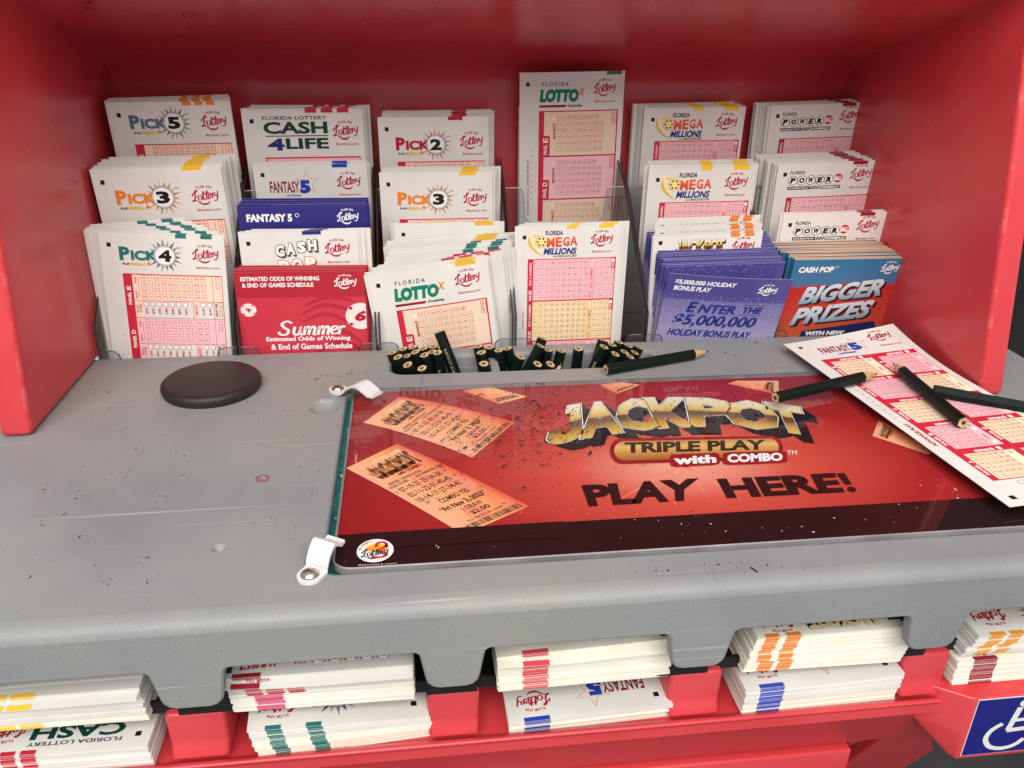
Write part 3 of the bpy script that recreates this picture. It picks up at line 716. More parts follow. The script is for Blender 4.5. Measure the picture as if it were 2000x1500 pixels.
# ------------------------------------------------------------------ clear holders for the slips
def tube(mb, pts, r, m, n=5):
    pts = [Vector(p) for p in pts]; rings = []
    for i, p in enumerate(pts):
        d = (pts[min(i+1, len(pts)-1)]-pts[max(i-1, 0)]).normalized(); a = d.orthogonal().normalized(); b = d.cross(a)
        rings.append([p+r*(cos(2*pi*k/n)*a+sin(2*pi*k/n)*b) for k in range(n)])
    mb.add([q for g in rings for q in g], [(i*n+k, i*n+(k+1) % n, (i+1)*n+(k+1) % n, (i+1)*n+k) for i in range(len(pts)-1) for k in range(n)], m)
COLNAME = ['the leftmost column, with sunburst slips', 'the second column from the left, with the red brochures', 'the third column, with the bulging mixed slips',
           'the fourth column, with the tall protruding slip', 'the fifth column, with the purple brochures', 'the rightmost column, with the teal and red brochures']
SIDE = [(2.6, -40), (2.6, 22), (40, 58), (78, 92), (112, 112), (112, -40)]
for k in range(6):
    x0, x1 = 95*k+1.0+(4 if k == 0 else 0), 95*(k+1)-.2
    h = empty('slip_holder', ((x0+x1)/2, 55, -40)); off = (-(x0+x1)/2, -55, 40)
    tag(h, 'clear plastic slip holder of '+COLNAME[k], 'slip holder', 'clear slip holders along the back')
    for xa in (x0, x1-1.3):
        m_ = MB(); prism(m_, SIDE, (xa, xa+1.3), SMOKE); tube(m_, [(xa+.65, y, z) for y, z in SIDE[:5]], .5, SMOKE_EDGE, 6)
        m_.build('side_wall', h, 30, off)
    for nm, Y, zb, zt, zl, cw in (('front_lip', 3.6, -20, 5.2, -6, 13), ('tier_lip', 82, 20, at(1100, 366, 1, 82).z, at(1100, 366, 1, 82).z-26, 15)):
        o_ = [(x0+1.4, zt), (x0+cw-5, zt)]+[(x0+cw-5+5*sin(t), zt-5+5*cos(t)) for t in (.5, 1, 1.57)]+[(x0+cw+1.5, zl+3), (x0+cw+5, zl), (x1-cw-5, zl), (x1-cw-1.5, zl+3)]
        o_ += [(x1-cw+5-5*sin(t), zt-5+5*cos(t)) for t in (1.57, 1, .5)]+[(x1-cw+5, zt), (x1-1.4, zt)]
        m_ = MB(); v, f = tess([o_+[(x1-1.4, zb), (x0+1.4, zb)]])
        m_.add([(a, Y, b) for a, b in v], f, HOLDER)
        tube(m_, [(a, Y, b) for a, b in o_], .42, SMOKE_EDGE if nm == 'front_lip' else ink(150, 146, 146, .2, .5), 5)
        m_.build(nm, h, 30, off)

# ------------------------------------------------------------------ play slips
SW, SL = 82.5, 203.0
PAPER_T = .26
def sheet(W, H, draw, front=PAPER, back=PAPER, top_m=PAPER, side_m=PAPER, t=PAPER_T, curl=None, ticks=(), nu=8, nv=12, k=1.0):
    """one sheet: local x across, -z down, front towards -y"""
    mb = MB(); cu = curl or (lambda u, v: 0)
    place = lambda u, v, l: (u, -l-cu(u, v), -v)
    g = [(W*i/nu, H*j/nv) for j in range(nv+1) for i in range(nu+1)]; n = nu+1
    q = [(j*n+i, (j+1)*n+i, (j+1)*n+i+1, j*n+i+1) for j in range(nv) for i in range(nu)]
    mb.add([place(u, v, 0) for u, v in g], q, front, [(u/W, v/H) for u, v in g])
    mb.add([place(u, v, -t) for u, v in g], [f[::-1] for f in q], back)
    def strip(pts, m):
        mb.add([place(u, v, l) for l in (0, -t) for u, v in pts], [(i, i+1, len(pts)+i+1, len(pts)+i) for i in range(len(pts)-1)], m)
    strip([(W*i/nu, 0) for i in range(nu+1)], top_m); strip([(W*i/nu, H) for i in range(nu+1)], top_m)
    strip([(0, H*j/nv) for j in range(nv+1)], side_m); strip([(W, H*j/nv) for j in range(nv+1)], side_m)
    P = sub(Print(mb, place), 0, 0, k); P.grid = 4 if curl else 0; P.base = 2 if nu < 6 and curl else 0
    for a, b, m in ticks:
        P.rect(a, .0, b, 2.5, m, 1)
        ps = [place(a*k, -.05, 0), place(b*k, -.05, 0), place(b*k, -.05, -t), place(a*k, -.05, -t)]; mb.add(ps, [(0, 1, 2, 3)], m)
    if draw: draw(P)
    return mb
def common(P, lu=61, lv=6.6, su=62.6, sv=22.2, m=CRIM, lw=17.5):
    lottery(P, lu, lv, lw, m, 1); P.text('flalottery.com', (su, sv, su+15.6, sv+2.3), m, 1, .012)
SUNG = [ink(96, 104, 112), ink(140, 142, 146), ink(176, 160, 130)]
SUNO = [ink(206, 140, 80), ink(224, 170, 110), ink(160, 130, 110)]
SUNT = [ink(40, 92, 96), ink(110, 130, 134), ink(150, 170, 170)]
SUNR = [ink(196, 110, 100), ink(210, 150, 110), ink(170, 140, 140)]
def d_pick(dig, col, sun, rows, upto, v=8.6, v0=28.5, names='EDCBA', labels=True, lv=6.6):
    def f(P):
        square(P, 5, 7.2); pick_logo(P, dig, col, sun, 12.5, v); common(P, 61, lv, 62.6, lv+15.4); pick_table(P, rows, names, v0, upto, labels)
    return f
def d_cash4(P):
    square(P, 5, 6.4); cash4_logo(P); common(P, 61.5, 8, 62.5, 23); P.rect(13, 32.6, 79, 60, TABLE_RED, 1); P.rect(14, 33.6, 78.4, 60, PINK, 2)
def d_fant(P): square(P, 5, 6); sub(P, 1, 0, 1).xf; fantasy_logo(P); common(P, 60, 6, 61, 21.8)
def d_cashpop(P): square(P, 5, 7); cashpop_logo(P); common(P, 59, 6, 60, 22)
def d_mega(upto, v0=26.2):
    def f(P): square(P, 6, 7.4); mega_logo(P); common(P, 59.5, 4.5, 60.5, 20.4); ball_table(P, 'EDCBA', v0, upto, True, 'PICK 5 NUMBERS', 4)
    return f
def d_power(upto, v0=26.6):
    def f(P): square(P, 5, 7); power_logo(P); common(P, 59.6, 2.8, 60.6, 19.6); ball_table(P, 'EDCBA', v0, upto, False, 'PICK 5 NUMBERS', 4, ink(176, 28, 48))
    return f
def d_lotto(upto):
    def f(P): square(P, 5, 7.2); lotto_logo(P); common(P, 58.5, 5.4, 59.5, 21.2); lotto_table(P, 'EDCBA', 28.6, upto)
    return f
def d_jack(P):
    square(P, 4, 3.6); common(P, 60, 3, 61, 18.5)
    Q = sub(P, 17, 3.2, 37, 11); jackpot(Q, 1, GOLDLET, [(K, .02, .012, .12), (ink(30, 24, 24), .012, 0, 0)])
def d_plain(P): square(P, 5, 7)
TK = dict(p5=[(50, 56, ORANGE), (58, 64, ORANGE), (66, 72, ORANGE)], p3=[(58, 70, ink(236, 186, 20))], p4=[(50.5, 57.5, TEALI), (67, 74.5, TEALI)],
          c4=[(43, 51, LR), (54, 62, LR), (65, 73, LR)], f5=[(57, 68, BLUE)], p2=[(52, 63, CRIM)], lo=[(68, 80, ink(60, 120, 90))],
          mm=[(40, 48, ink(240, 196, 40)), (65, 77, ink(240, 196, 40))], pb=[(60, 72, ink(150, 24, 38))], jk=[(58, 65, ORANGE), (69, 76, ORANGE)], cp=[(44, 57, NAVY)], no=[(60, 74, GOLDI)])
def frame_of(TL, TR, lean, roll=0):
    eu = (TR-TL).normalized(); ev = Vector((0, sin(radians(lean)), -cos(radians(lean)))); ev = (ev-eu*ev.dot(eu)).normalized()
    y = (-ev).cross(eu)
    M = Matrix(((eu.x, y.x, -ev.x, TL.x*MM), (eu.y, y.y, -ev.y, TL.y*MM), (eu.z, y.z, -ev.z, TL.z*MM), (0, 0, 0, 1)))
    return M @ Matrix.Rotation(radians(roll), 4, 'Y')
def light_sheet(k, W, H, ticks, extra=None, t=PAPER_T, curl=None, mats=None):
    def f(P):
        square(P, 5, 7)
        if extra: extra(P)
    m = mats or {}
    return sheet(W, H, f, ticks=ticks, k=k, nu=4, nv=4, t=t, curl=curl, top_m=m.get('top', PAPERS[1]), side_m=m.get('side', PAPERS[1]))
def stack(name, cat, tl, tr, Y, lean, draw, ticks, label, blabel, group, n=6, depth=10, dx=0, dz=0, jit=1.2, dzf=0, roll=0, W0=SW, H0=SL, curl=None, mats=None, bdraw=None, Y2=None, seed=0, spread=None, broll=0):
    """the front sheet and the n sheets packed behind it"""
    if curl is None and name == 'play_slip':
        q_ = random.Random(seed*7+3); A_, B_ = q_.uniform(.2, 1.1), q_.uniform(-.2, .7)
        curl = lambda u, v: A_*sin(pi*u/SW)*max(0, 1-v/120)+B_*max(0, 1-v/22)**2*(u/SW)
    TL = at(tl[0], tl[1], 1, Y); TR = at(tr[0], tr[1], 1, Y if Y2 is None else Y2); W = (TR-TL).length; k = W/W0; H = H0*k
    m = mats or {}
    cv = (lambda u, v: curl(u/k, v/k)*k) if curl else None
    mb = sheet(W, H, draw, ticks=ticks, k=k, curl=cv, front=m.get('front', PAPER), back=m.get('back', PAPER), top_m=m.get('top', PAPERS[1]), side_m=m.get('side', PAPERS[1]), t=m.get('t', PAPER_T))
    M = frame_of(TL, TR, lean, roll)
    o = mb.build(name); o.matrix_world = M; tag(o, label, cat, group)
    if n:
        r = random.Random(seed+17)
        if bdraw is None and not m: pm = light_sheet(k, W, H, ticks, lambda P: lottery(P, 61, 6.6, 17.5, CRIM, 1), curl=lambda u, v: .7*sin(pi*u/W)*(1-v/H))
        else: pm = sheet(W, H, bdraw, ticks=ticks, k=k, nu=4, nv=4, front=m.get('front', PAPER), back=m.get('back', PAPER), top_m=m.get('top', PAPERS[1]), side_m=m.get('side', PAPERS[1]), t=m.get('t', PAPER_T))
        p0 = pm.build(name)
        for i in range(n):
            c_ = p0 if i == 0 else p0.copy()
            if i: COL.objects.link(c_)
            f = (i+1)/n
            if spread: f = f**spread
            T = Matrix.Translation(((dx*f+r.uniform(-jit, jit))*MM, (depth*f+.1)*MM, (dz*f+dzf+r.uniform(-jit, jit)*.55)*MM))
            pv = Matrix.Translation((W/2*MM, 0, -H*.62*MM)); c_.matrix_world = M @ T @ pv @ Matrix.Rotation(radians(broll*f+r.uniform(-.55, .55)), 4, 'Y') @ pv.inverted(); tag(c_, blabel, cat, group)
    return o
G = 'play slips in the holders'
def back_label(what): return 'white play slip behind '+what
def SLIP(tl, tr, Y, lean, draw, ticks, label, what, **kw):
    return stack('play_slip', 'play slip', tl, tr, Y, lean, draw, TK[ticks], label, back_label(what), G, **kw)
# first column
SLIP((208, 200), (449, 197), 88, 3, d_pick('5', SLATE, SUNG, 5, 45, labels=False), 'p5', 'white play slip with grey lettering and a large 5 in a grey sunburst', 'the slip with the grey 5 sunburst', n=8, depth=12, dx=-1, dz=1.2, jit=1.6, seed=1, broll=-1.5)
SLIP((174, 331), (430, 322), 46, 3, d_pick('3', ORANGE, SUNO, 4, 45, v=14.2, v0=36, lv=13), 'p3', 'white play slip with orange 3 sunburst, between the 5 and 4 sunburst slips', 'the orange 3 sunburst slip of the leftmost column', n=11, depth=24, dx=3.5, dz=1.6, jit=1.8, seed=2)
SLIP((190, 452), (437, 461), 14, -2, d_pick('4', TEALI, SUNT, 4, 92, v=9.6), 'p4', 'white play slip with teal 4 sunburst and rows of number boxes, front left', 'the teal 4 sunburst slip', n=15, depth=22, dx=-14, dz=2.6, jit=1.7, seed=3, broll=-7.0)
# second column
SLIP((470, 214), (707, 212), 92, 2, d_cash4, 'c4', 'white play slip with green two-line lettering CASH 4LIFE', 'the slip with green lettering', n=8, depth=12, dx=3, dz=1, jit=1.6, seed=4)
SLIP((493, 322), (716, 319), 76, 2, d_fant, 'f5', 'upright white play slip with maroon lettering, blue 5 and thin star', 'the upright slip with the blue 5', n=4, depth=5, dx=1, dz=.3, jit=1.5, seed=5)
PUR = ink(44, 40, 116, .35, .4)
def d_fanb(P):
    P.rect(0, 0, SW, 16.5, PUR, 1); P.rect(0, 16.5, SW, 80, ink(238, 178, 30), 1)
    P.text('FANTASY 5', (5, 4.6, 34, 9.8), WHT, 2, .05); P.ring(37.3, 5.6, 1, 1.35, WHT, 2, 12); lottery(P, 63, 1.6, 14, WHT, 2)
    P.disc(22, 21.5, 8, ink(40, 40, 60), 2, 24)
BRO = 'game brochures in the holders'
stack('brochure', 'brochure', (463, 405), (716, 402), 26, 2, d_fanb, (), 'dark blue brochure with yellow lower part and white heading', 'dark blue brochure in the pack behind the blue and yellow one', BRO, n=8, depth=13, dx=.5, dz=2.2, jit=1.1,
      mats=dict(front=PUR, back=PUR, top=ink(150, 146, 196), side=PUR, t=.35), bdraw=lambda P: P.rect(0, 16.5, SW, 80, ink(238, 178, 30), 1), seed=6)
SLIP((464, 453), (698, 449), 18, 1, d_cashpop, 'cp', 'white play slip with outlined hollow letters, above the red brochures', 'the slip with hollow outlined letters', n=4, depth=3.4, dx=7.5, dz=.5, jit=.5, seed=7)
REDB = ramp_mat('red_brochure_ink', [(0, (176, 38, 54)), (.085, (176, 38, 54)), (.09, (200, 56, 72)), (1, (196, 52, 68))], .35)
def d_odds(P):
    P = sub(P, 0, 0, 1, .925)
    P.text('ESTIMATED ODDS OF WINNING', (4, 3.4, 53.5, 6.6), WHT, 2, .035); P.text('& END OF GAMES SCHEDULE', (4.6, 8, 49.6, 11.2), WHT, 2, .035)
    lottery(P, 63, 2.4, 14.5, WHT, 2); LEAF = ink(178, 42, 58, .35)
    for i, (x0, y0, x1, y1, x2, y2) in enumerate(((42, 26, 58, 19, 76, 23), (40, 32, 56, 25, 77, 31), (40, 38, 57, 32, 76, 42), (58, 47, 68, 46, 79, 55), (44, 66, 62, 54, 80, 60), (66, 66, 74, 58, 82, 66))):
        P.stroke([(x0, y0), (x1, y1), (x2, y2)], 3.2, LEAF, 1+i*.08, 7, None, True)
    for cx, cy, r, s, d in ((6.8, 28, 5, .62, 'Z'), (79, 34, 10.2, 1, '6')):
        pts = [(min(SW-.1, max(.1, a)), b) for a, b in circle(cx, cy, r, r, 28)]
        P.poly(pts, ink(232, 216, 212), 2)
        for t in (.6, 2.4, 3.9, 5.4):
            q = (cx+r*.88*cos(t), cy+r*.88*sin(t))
            if 1 < q[0] < SW-1.5: P.disc(q[0], q[1], r*.12, CRIM, 3, 8)
        if d == '6': P.text('6', (cx-4.2, cy-4.4, cx+3.4, cy+4), CRIM, 3, .06, .2)
        else: P.text('4', (cx-1.9, cy-1.6, cx+1.7, cy+2), CRIM, 3, .05, .3, 90)
    Q = sub(P, 25, 37, .54)
    for pts, w in (([(16, 3), (10, 0), (4, 4), (6, 9), (11, 13), (8, 19), (1, 19), (-1, 15)], 3.6), ([(19, 8), (17, 17), (20, 20), (24, 16), (26, 8), (24.5, 18), (28, 20)], 3.4), ([(32, 8), (29, 20)], 3.6), ([(30.5, 13), (35, 8), (37, 11), (34.5, 20)], 3.4), ([(36, 13), (41, 8), (43, 11), (41, 19), (44, 20)], 3.4),
                   ([(49, 8), (46, 20)], 3.6), ([(47.5, 13), (52, 8), (54, 11), (51.5, 20)], 3.4), ([(53, 13), (58, 8), (60, 11), (58, 19), (60, 20)], 3.4), ([(63, 15), (69, 12), (69, 8.4), (65, 9), (62.5, 14), (64, 19), (70, 18)], 3.2), ([(74, 8), (71.5, 20)], 3.6), ([(73, 13), (77, 8.5), (80, 9.5)], 3.4)):
        Q.stroke(pts, w, WHT, 2, 4, .5)
    P.text('Estimated Odds of Winning', (16, 49, 71, 53.4), WHT, 2, .03); P.text('& End of Games Schedule', (18.5, 54.6, 72, 59.2), WHT, 2, .03)
stack('brochure', 'brochure', (455, 532), (711, 529), 7.5, 2, d_odds, (), 'bright red brochure with white script word Summer and lottery balls', 'red brochure packed behind the Summer brochure', BRO, n=5, depth=8, dx=2.6, dz=1.4, jit=1,
      mats=dict(front=REDB, back=ink(200, 36, 54, .35), top=ink(225, 150, 150), side=ink(205, 60, 76), t=.35), seed=8)
# third column
SLIP((737, 229), (954, 227), 92, 2, d_pick('2', CRIM, SUNR, 4, 45, v=14.6, v0=32.6, lv=11), 'p2', 'white play slip with crimson lettering and a 2 in a pink sunburst', 'the slip with the crimson 2 sunburst', n=9, depth=16, dx=5, dz=1.8, jit=1.5, seed=9)
SLIP((740, 337), (962, 334), 62, 2, d_pick('3', ORANGE, SUNO, 4, 45, v=14.4, v0=34.6, lv=12.6), 'p3', 'white play slip with orange 3 sunburst, below the crimson 2 sunburst slip', 'the orange 3 sunburst slip of the third column', n=7, depth=12, dx=5.5, dz=1, jit=1.4, seed=10)
SLIP((770, 437), (985, 432), 44, 2, d_plain, 'no', 'mostly blank white play slip with one black corner square, in the bulging column', 'the blank slip with one black corner square', n=2, depth=3, dx=-2, dz=0, jit=1, seed=11)
SLIP((748, 482), (990, 462), 34, 4, d_plain, 'no', 'blank white play slip bowed forward beneath the one with the corner square', 'the bowed blank slip', n=7, depth=8, dx=3, dz=2, jit=2.6, seed=12, broll=3)
SLIP((752, 503), (998, 478), 22, 5, d_pick('4', TEALI, SUNT, 4, 40), 'p4', 'white play slip with teal edge marks tilted in the bulging column', 'the tilted slip with teal edge marks', n=8, depth=9, dx=0, dz=3.0, jit=2.6, seed=13, broll=2)
SLIP((722, 533), (982, 496), 11, 5, d_plain, 'c4', 'blank white play slip with red edge marks leaning out of the bulging column', 'the leaning slip with red edge marks', n=7, depth=8, dx=4, dz=2.2, jit=2.4, seed=14, broll=2)
SLIP((716, 537), (953, 515), 6, 3, d_lotto(98), 'no', 'tilted white play slip with green lettering behind the pencils', 'the tilted slip with green lettering', n=3, depth=3, dx=1, dz=1.2, jit=1.6, seed=15, roll=-3, broll=-1, curl=lambda u, v: 1.5*sin(pi*u/SW)*max(0, 1-v/90))
# fourth column
SLIP((1015, 142), (1221, 138), 106, 3, d_lotto(120), 'lo', 'tall white play slip with green lettering standing highest against the red back', 'the tallest slip', n=4, depth=5, dx=-1.4, dz=-1, dzf=-24, jit=1, seed=16)
SLIP((1006, 442), (1213, 437), 20, 1, d_mega(100), 'mm', 'white play slip with yellow and pink number panels, front of the fourth column', 'the slip with yellow and pink panels', n=5, depth=4.5, dx=7, dz=.8, jit=.8, seed=17)
# fifth column
SLIP((1259, 211), (1457, 208), 104, 3, d_mega(60, 25.6), 'mm', 'white play slip with orange and navy lettering, topmost in the fifth column', 'the topmost slip of the fifth column', n=8, depth=13, dx=-6, dz=1.8, jit=1.2, seed=18)
SLIP((1268, 328), (1478, 324), 60, 3, d_mega(60, 26), 'mm', 'white play slip with orange and navy lettering, middle of the fifth column', 'the middle slip of the fifth column', n=8, depth=13, dx=2, dz=1.6, jit=2.2, seed=19)
for i, (tl, tr, Y, lb) in enumerate((((1281, 431), (1483, 424), 38, 'rearmost of three'), ((1280, 446), (1487, 439), 28, 'middle one of three'), ((1277, 462), (1490, 453), 16, 'foremost of three'))):
    SLIP(tl, tr, Y, 2, d_jack, 'jk', 'white play slip with black block letters behind the purple brochures, '+lb, lb+' slips with black block letters', n=3, depth=5, dx=2.5, dz=.5, jit=1.2, seed=20+i)
# sixth column
SLIP((1507, 206), (1697, 199), 104, 3, d_power(60), 'pb', 'white play slip with letters in circles, topmost of three in the rightmost column', 'the topmost slip of the rightmost column', n=9, depth=12, dx=-11, dz=1, jit=1.4, seed=24)
SLIP((1521, 320), (1720, 312), 66, 4, d_power(60), 'pb', 'white play slip with letters in circles, middle one of three in the rightmost column', 'the middle slip of the rightmost column', n=12, depth=26, dx=-10, dz=1.4, jit=1.0, seed=25)
SLIP((1531, 418), (1735, 413), 36, 4, d_power(40), 'pb', 'white play slip with letters in circles, lowest of three, just above the teal brochures', 'the lowest slip of the rightmost column', n=3, depth=3, dx=-1, dz=.4, jit=.8, seed=26)
HOLI = ramp_mat('holiday_ink', [(0, (76, 68, 140)), (.09, (82, 74, 144)), (.095, (116, 108, 160)), (.15, (132, 124, 168)), (.22, (156, 148, 184)), (.36, (186, 178, 200))], .38, sparkle=620)
PURB = ink(76, 70, 138, .35, .4)
BLUEL = ramp_mat('blue_letter_ink', [(0, (40, 60, 150)), (.5, (26, 34, 110)), (1, (40, 66, 160))], .35)
def d_holi(P):
    P = sub(P, 0, 0, 1, .9)
    P.rect(0, 0, SW, 16, PURB, 1)
    P.text('$5,000,000 HOLIDAY', (5, 4.2, 46, 8.6), WHT, 2, .035, .2); P.text('BONUS PLAY', (5, 9.4, 30, 13.4), WHT, 2, .035, .2); lottery(P, 61.5, 4.4, 13, WHT, 2)
    P.text('E', (16.5, 22.2, 24, 31.8), BLUEL, 2, .035, .25); P.text('NTER', (24.4, 24, 50, 31.8), BLUEL, 2, .035, .25); P.text('THE', (55, 24.6, 68.5, 30.4), BLUEL, 2, .05, .25)
    P.rect(55, 22.8, 70, 23.2, NAVY, 2); P.rect(53, 31.8, 68, 32.2, NAVY, 2)
    P.text('$5,000,000', (9.6, 34, 67.6, 45.6), ink(150, 140, 170), 1.5, .045, .25); P.text('$5,000,000', (9, 33.4, 67, 45), BLUEL, 2, .035, .25); P.text('HOLIDAY BONUS PLAY', (7.6, 47, 66, 53.4), BLUEL, 2, .035, .25)
def d_holi2(P): P.rect(0, 13, SW, 14, ink(60, 54, 130), 1); P.text('ENTER', (40, 15, 64, 20), BLUEL, 2, .06, .25)
HM = dict(front=HOLI, back=PURB, top=ink(176, 172, 214), side=ink(120, 112, 180), t=.36)
stack('brochure', 'brochure', (1300, 521), (1534, 513), 2, 10, d_holi2, (), 'purple and silver brochure standing right behind the one that leans forward', 'purple brochure in the thick fanned pack behind the leaning one', BRO, n=28, depth=33, dx=-5.5, dz=11.5, jit=.7,
      mats=HM, bdraw=lambda P: P.rect(0, 0, SW, 16, PURB, 1), seed=27, W0=SW)
stack('brochure', 'brochure', (1307, 533), (1548, 546), -2.5, 13, d_holi, (), 'purple and silver brochure leaning forward in front of its pack, about a holiday bonus', '', BRO, n=0, mats=HM, curl=lambda u, v: 2.2*sin(pi*u/SW)*max(0, 1-v/60), Y2=-9)
POP = ramp_mat('pop_ink', [(0, (44, 112, 150)), (.1, (70, 110, 150)), (.102, (186, 40, 38)), (.25, (196, 74, 50)), (.42, (206, 128, 80)), (1, (206, 128, 80))], .38, noise=.05, nscale=80)
def d_pop(P):
    P.text('CASH POP', (4.5, 5.4, 30, 9.8), WHT, 2, .05, .1); P.text('TM', (30.4, 5.2, 33, 6.6), WHT, 2); lottery(P, 65, 2.2, 13, WHT, 2)
    for t, b in (('BIGGER', (8.5, 19, 73.5, 34)), ('PRIZES', (6, 36.5, 71, 52))):
        Q = quad(P, (b[0]+2, b[1]+3.4), (b[2], b[1]-3), (b[2], b[3]-3.6), (b[0]+2, b[3]+2.6))
        for i in range(3): Q.text(t, (.012*(3-i), .035*(3-i), 1+.012*(3-i), 1+.035*(3-i)), ink(60, 28, 30), 2+i*.3, .06, .3)
        Q.text(t, (0, 0, 1, 1), SILVER, 3.2, .045, .3)
    P.poly([(19, 57), (72, 50), (80, 62), (18, 62)], ink(34, 40, 92), 1.6); P.text('WITH NEW', (22, 57.4, 52, 61), WHT, 2, .06, .1)
stack('brochure', 'brochure', (1553, 508), (1774, 504), 4, 10, d_pop, (), 'teal and red brochure with large silver letters BIGGER PRIZES', 'teal edged brochure in the tan topped pack behind the silver letters', BRO, n=18, depth=31, dx=-7.5, dz=-.6, jit=.7,
      mats=dict(front=POP, back=ink(216, 178, 136), top=ink(222, 186, 146), side=ink(52, 122, 150), t=1.1), seed=29, bdraw=lambda P: None)

# ------------------------------------------------------------------ black cover disc
pk = MB(); prof = [(0, 7.2), (26, 7.2), (28.2, 6.8), (29.6, 5.6), (30, 3.8), (29.6, 1.4), (28.8, 0)]
n = 64; cx, cy = 89.0, -51.0
pk.add([(cx, cy, 7.2)]+[(cx+r*cos(2*pi*i/n), cy+r*sin(2*pi*i/n), z) for r, z in prof[1:] for i in range(n)],
       [(0, 1+i, 1+(i+1) % n) for i in range(n)]+[(1+k*n+i, 1+(k+1)*n+i, 1+(k+1)*n+(i+1) % n, 1+k*n+(i+1) % n) for k in range(len(prof)-2) for i in range(n)], PUCK)
tag(pk.build('cover_disc', None, 50), 'round black rubbery disc on the left of the grey counter', 'disc')

# ------------------------------------------------------------------ poster under clear acrylic
teal = MB(); v, f = tess([rrect(171.5, -244.5, 550, -63, 8)]); teal.add([(x, y, -4.4) for x, y in v], f, TEAL)
lp = rrect(171.5, -244.5, 550, -63, 8); nl = len(lp)
teal.add([(x, y, z) for z in (-4.4, -4.95) for x, y in lp], [(i, nl+i, nl+(i+1) % nl, (i+1) % nl) for i in range(nl)], TEAL)
tag(teal.build('backing_sheet'), 'teal backing sheet showing as a strip beside the red poster', 'backing sheet')
PX0, PX1, PY0, PY1 = 177.3, 545.0, -243.4, -66.0
def poster_mat():
    m, n, l, p = new_mat('poster_red')
    tc = n.new('ShaderNodeTexCoord'); mp = n.new('ShaderNodeMapping'); l.new(tc.outputs['Object'], mp.inputs[0])
    c0 = on_table(1335, 905); mp.inputs['Location'].default_value = (-c0.x*MM*5.4, -c0.y*MM*9, 0); mp.inputs['Scale'].default_value = (5.4, 9, 1)
    g = n.new('ShaderNodeTexGradient'); g.gradient_type = 'SPHERICAL'; l.new(mp.outputs[0], g.inputs[0])
    r = n.new('ShaderNodeValToRGB'); e = r.color_ramp.elements; e.new(.35); e.new(.7)
    for k, (a, b) in enumerate(((0, (142, 17, 22)), (.3, (162, 27, 27)), (.68, (204, 78, 62)), (1, (236, 168, 146)))): e[k].position = a; e[k].color = rgb(*b)
    l.new(g.outputs['Fac'], r.inputs[0]); l.new(r.outputs[0], p.inputs['Base Color']); p.inputs['Roughness'].default_value = .5
    return m
po = MB(); pl = rrect(PX0, PY0, PX1, PY1, 8)
POSTER_RED = poster_mat(); STRIP = ink(34, 10, 13, .5)
v, f = tess([pl]); po.add([(x, y, 0) for x, y in v], f, POSTER_RED)
nl = len(pl); po.add([(x, y, z) for z in (0, -1.6) for x, y in pl], [(i, nl+i, nl+(i+1) % nl, (i+1) % nl) for i in range(nl)], WHT)
PP = Print(po, lambda a, b, l: (a, b, l-.08))
def T2(px, py): q = on_table(px, py); return (q.x, q.y)
def pquad(tl, tr, br, bl): return quad(PP, T2(*tl), T2(*tr), T2(*br), T2(*bl))
ys = -217.0
strip = [(x, y) for x, y in pl if y < ys-4]
strip = sorted(strip, key=lambda p: 0)
i0 = [p for p in pl if p[1] < -200]
PP.poly([(PX0+.02, ys)]+[(min(max(x, PX0+.02), PX1), y+.02) for x, y in i0]+[(PX1, ys)], STRIP, 1)
# glow rays of the printed design
cx, cy = T2(1335, 905); RAYI = ink(232, 140, 116, .5)
for a, L in ((-1.53, 46), (-1.2, 56), (-1.9, 56), (-.7, 60), (-2.4, 66), (1.2, 30)):
    PP.poly([(cx+3*cos(a-.4), cy+3*sin(a-.4)), (cx+L*cos(a), max(ys+1, cy+L*.8*sin(a))), (cx+3*cos(a+.4), cy+3*sin(a+.4))], RAYI, 1)
# JACKPOT
topc = [(0, (1087, 797)), (.12, (1139, 788)), (.27, (1199, 783)), (.43, (1262, 777)), (.58, (1341, 777)), (.71, (1420, 780)), (.85, (1493, 785)), (1, (1561, 795))]
botc = [(0, (1066, 874)), (.105, (1138, 858)), (.285, (1217, 846)), (.415, (1290, 838)), (.595, (1357, 834)), (.66, (1395, 834)), (.85, (1520, 843)), (1, (1586, 852))]
def along(c, u):
    if u <= c[0][0]: i = 0
    else: i = max(k for k in range(len(c)-1) if c[k][0] <= u) if u < 1 else len(c)-2
    (a, p), (b, q) = c[i], c[i+1]; t = (u-a)/(b-a); return (p[0]+(q[0]-p[0])*t, p[1]+(q[1]-p[1])*t)
JP = Print(po, PP.place)
def jx(u, v):
    a, b = along(topc, u), along(botc, u); return T2(a[0]+(b[0]-a[0])*v, a[1]+(b[1]-a[1])*v)
JP.xf = jx
DK = ink(28, 20, 30, .5)
jackpot(JP, 2, GOLDLET, [(DK, .012, .048*k/7, .26*k/7) for k in range(7, 0, -1)]+[(K, .022, 0, 0), (WHT, .015, 0, 0), (K, .006, 0, 0)])
PP.base = 0
Q = pquad((1190, 858), (1528, 852), (1530, 898), (1192, 908)); Q.base = 8
pill = lambda x0, y0, x1, y1, rx, ry: [(x, y) for cx_, cy_, a0 in ((x1-rx, y1-ry, 0), (x0+rx, y1-ry, 90), (x0+rx, y0+ry, 180), (x1-rx, y0+ry, 270)) for x, y in [(cx_+rx*cos(radians(a0+15*k)), cy_+ry*sin(radians(a0+15*k))) for k in range(7)]]
Q.poly(pill(0, 0, 1, 1, .07, .48), ink(150, 20, 28), 1); Q.base = 9
Q.poly(pill(.025, .12, .975, .88, .06, .37), GOLDBAR, 1, (0, 0, 1, 1)); Q.base = 10
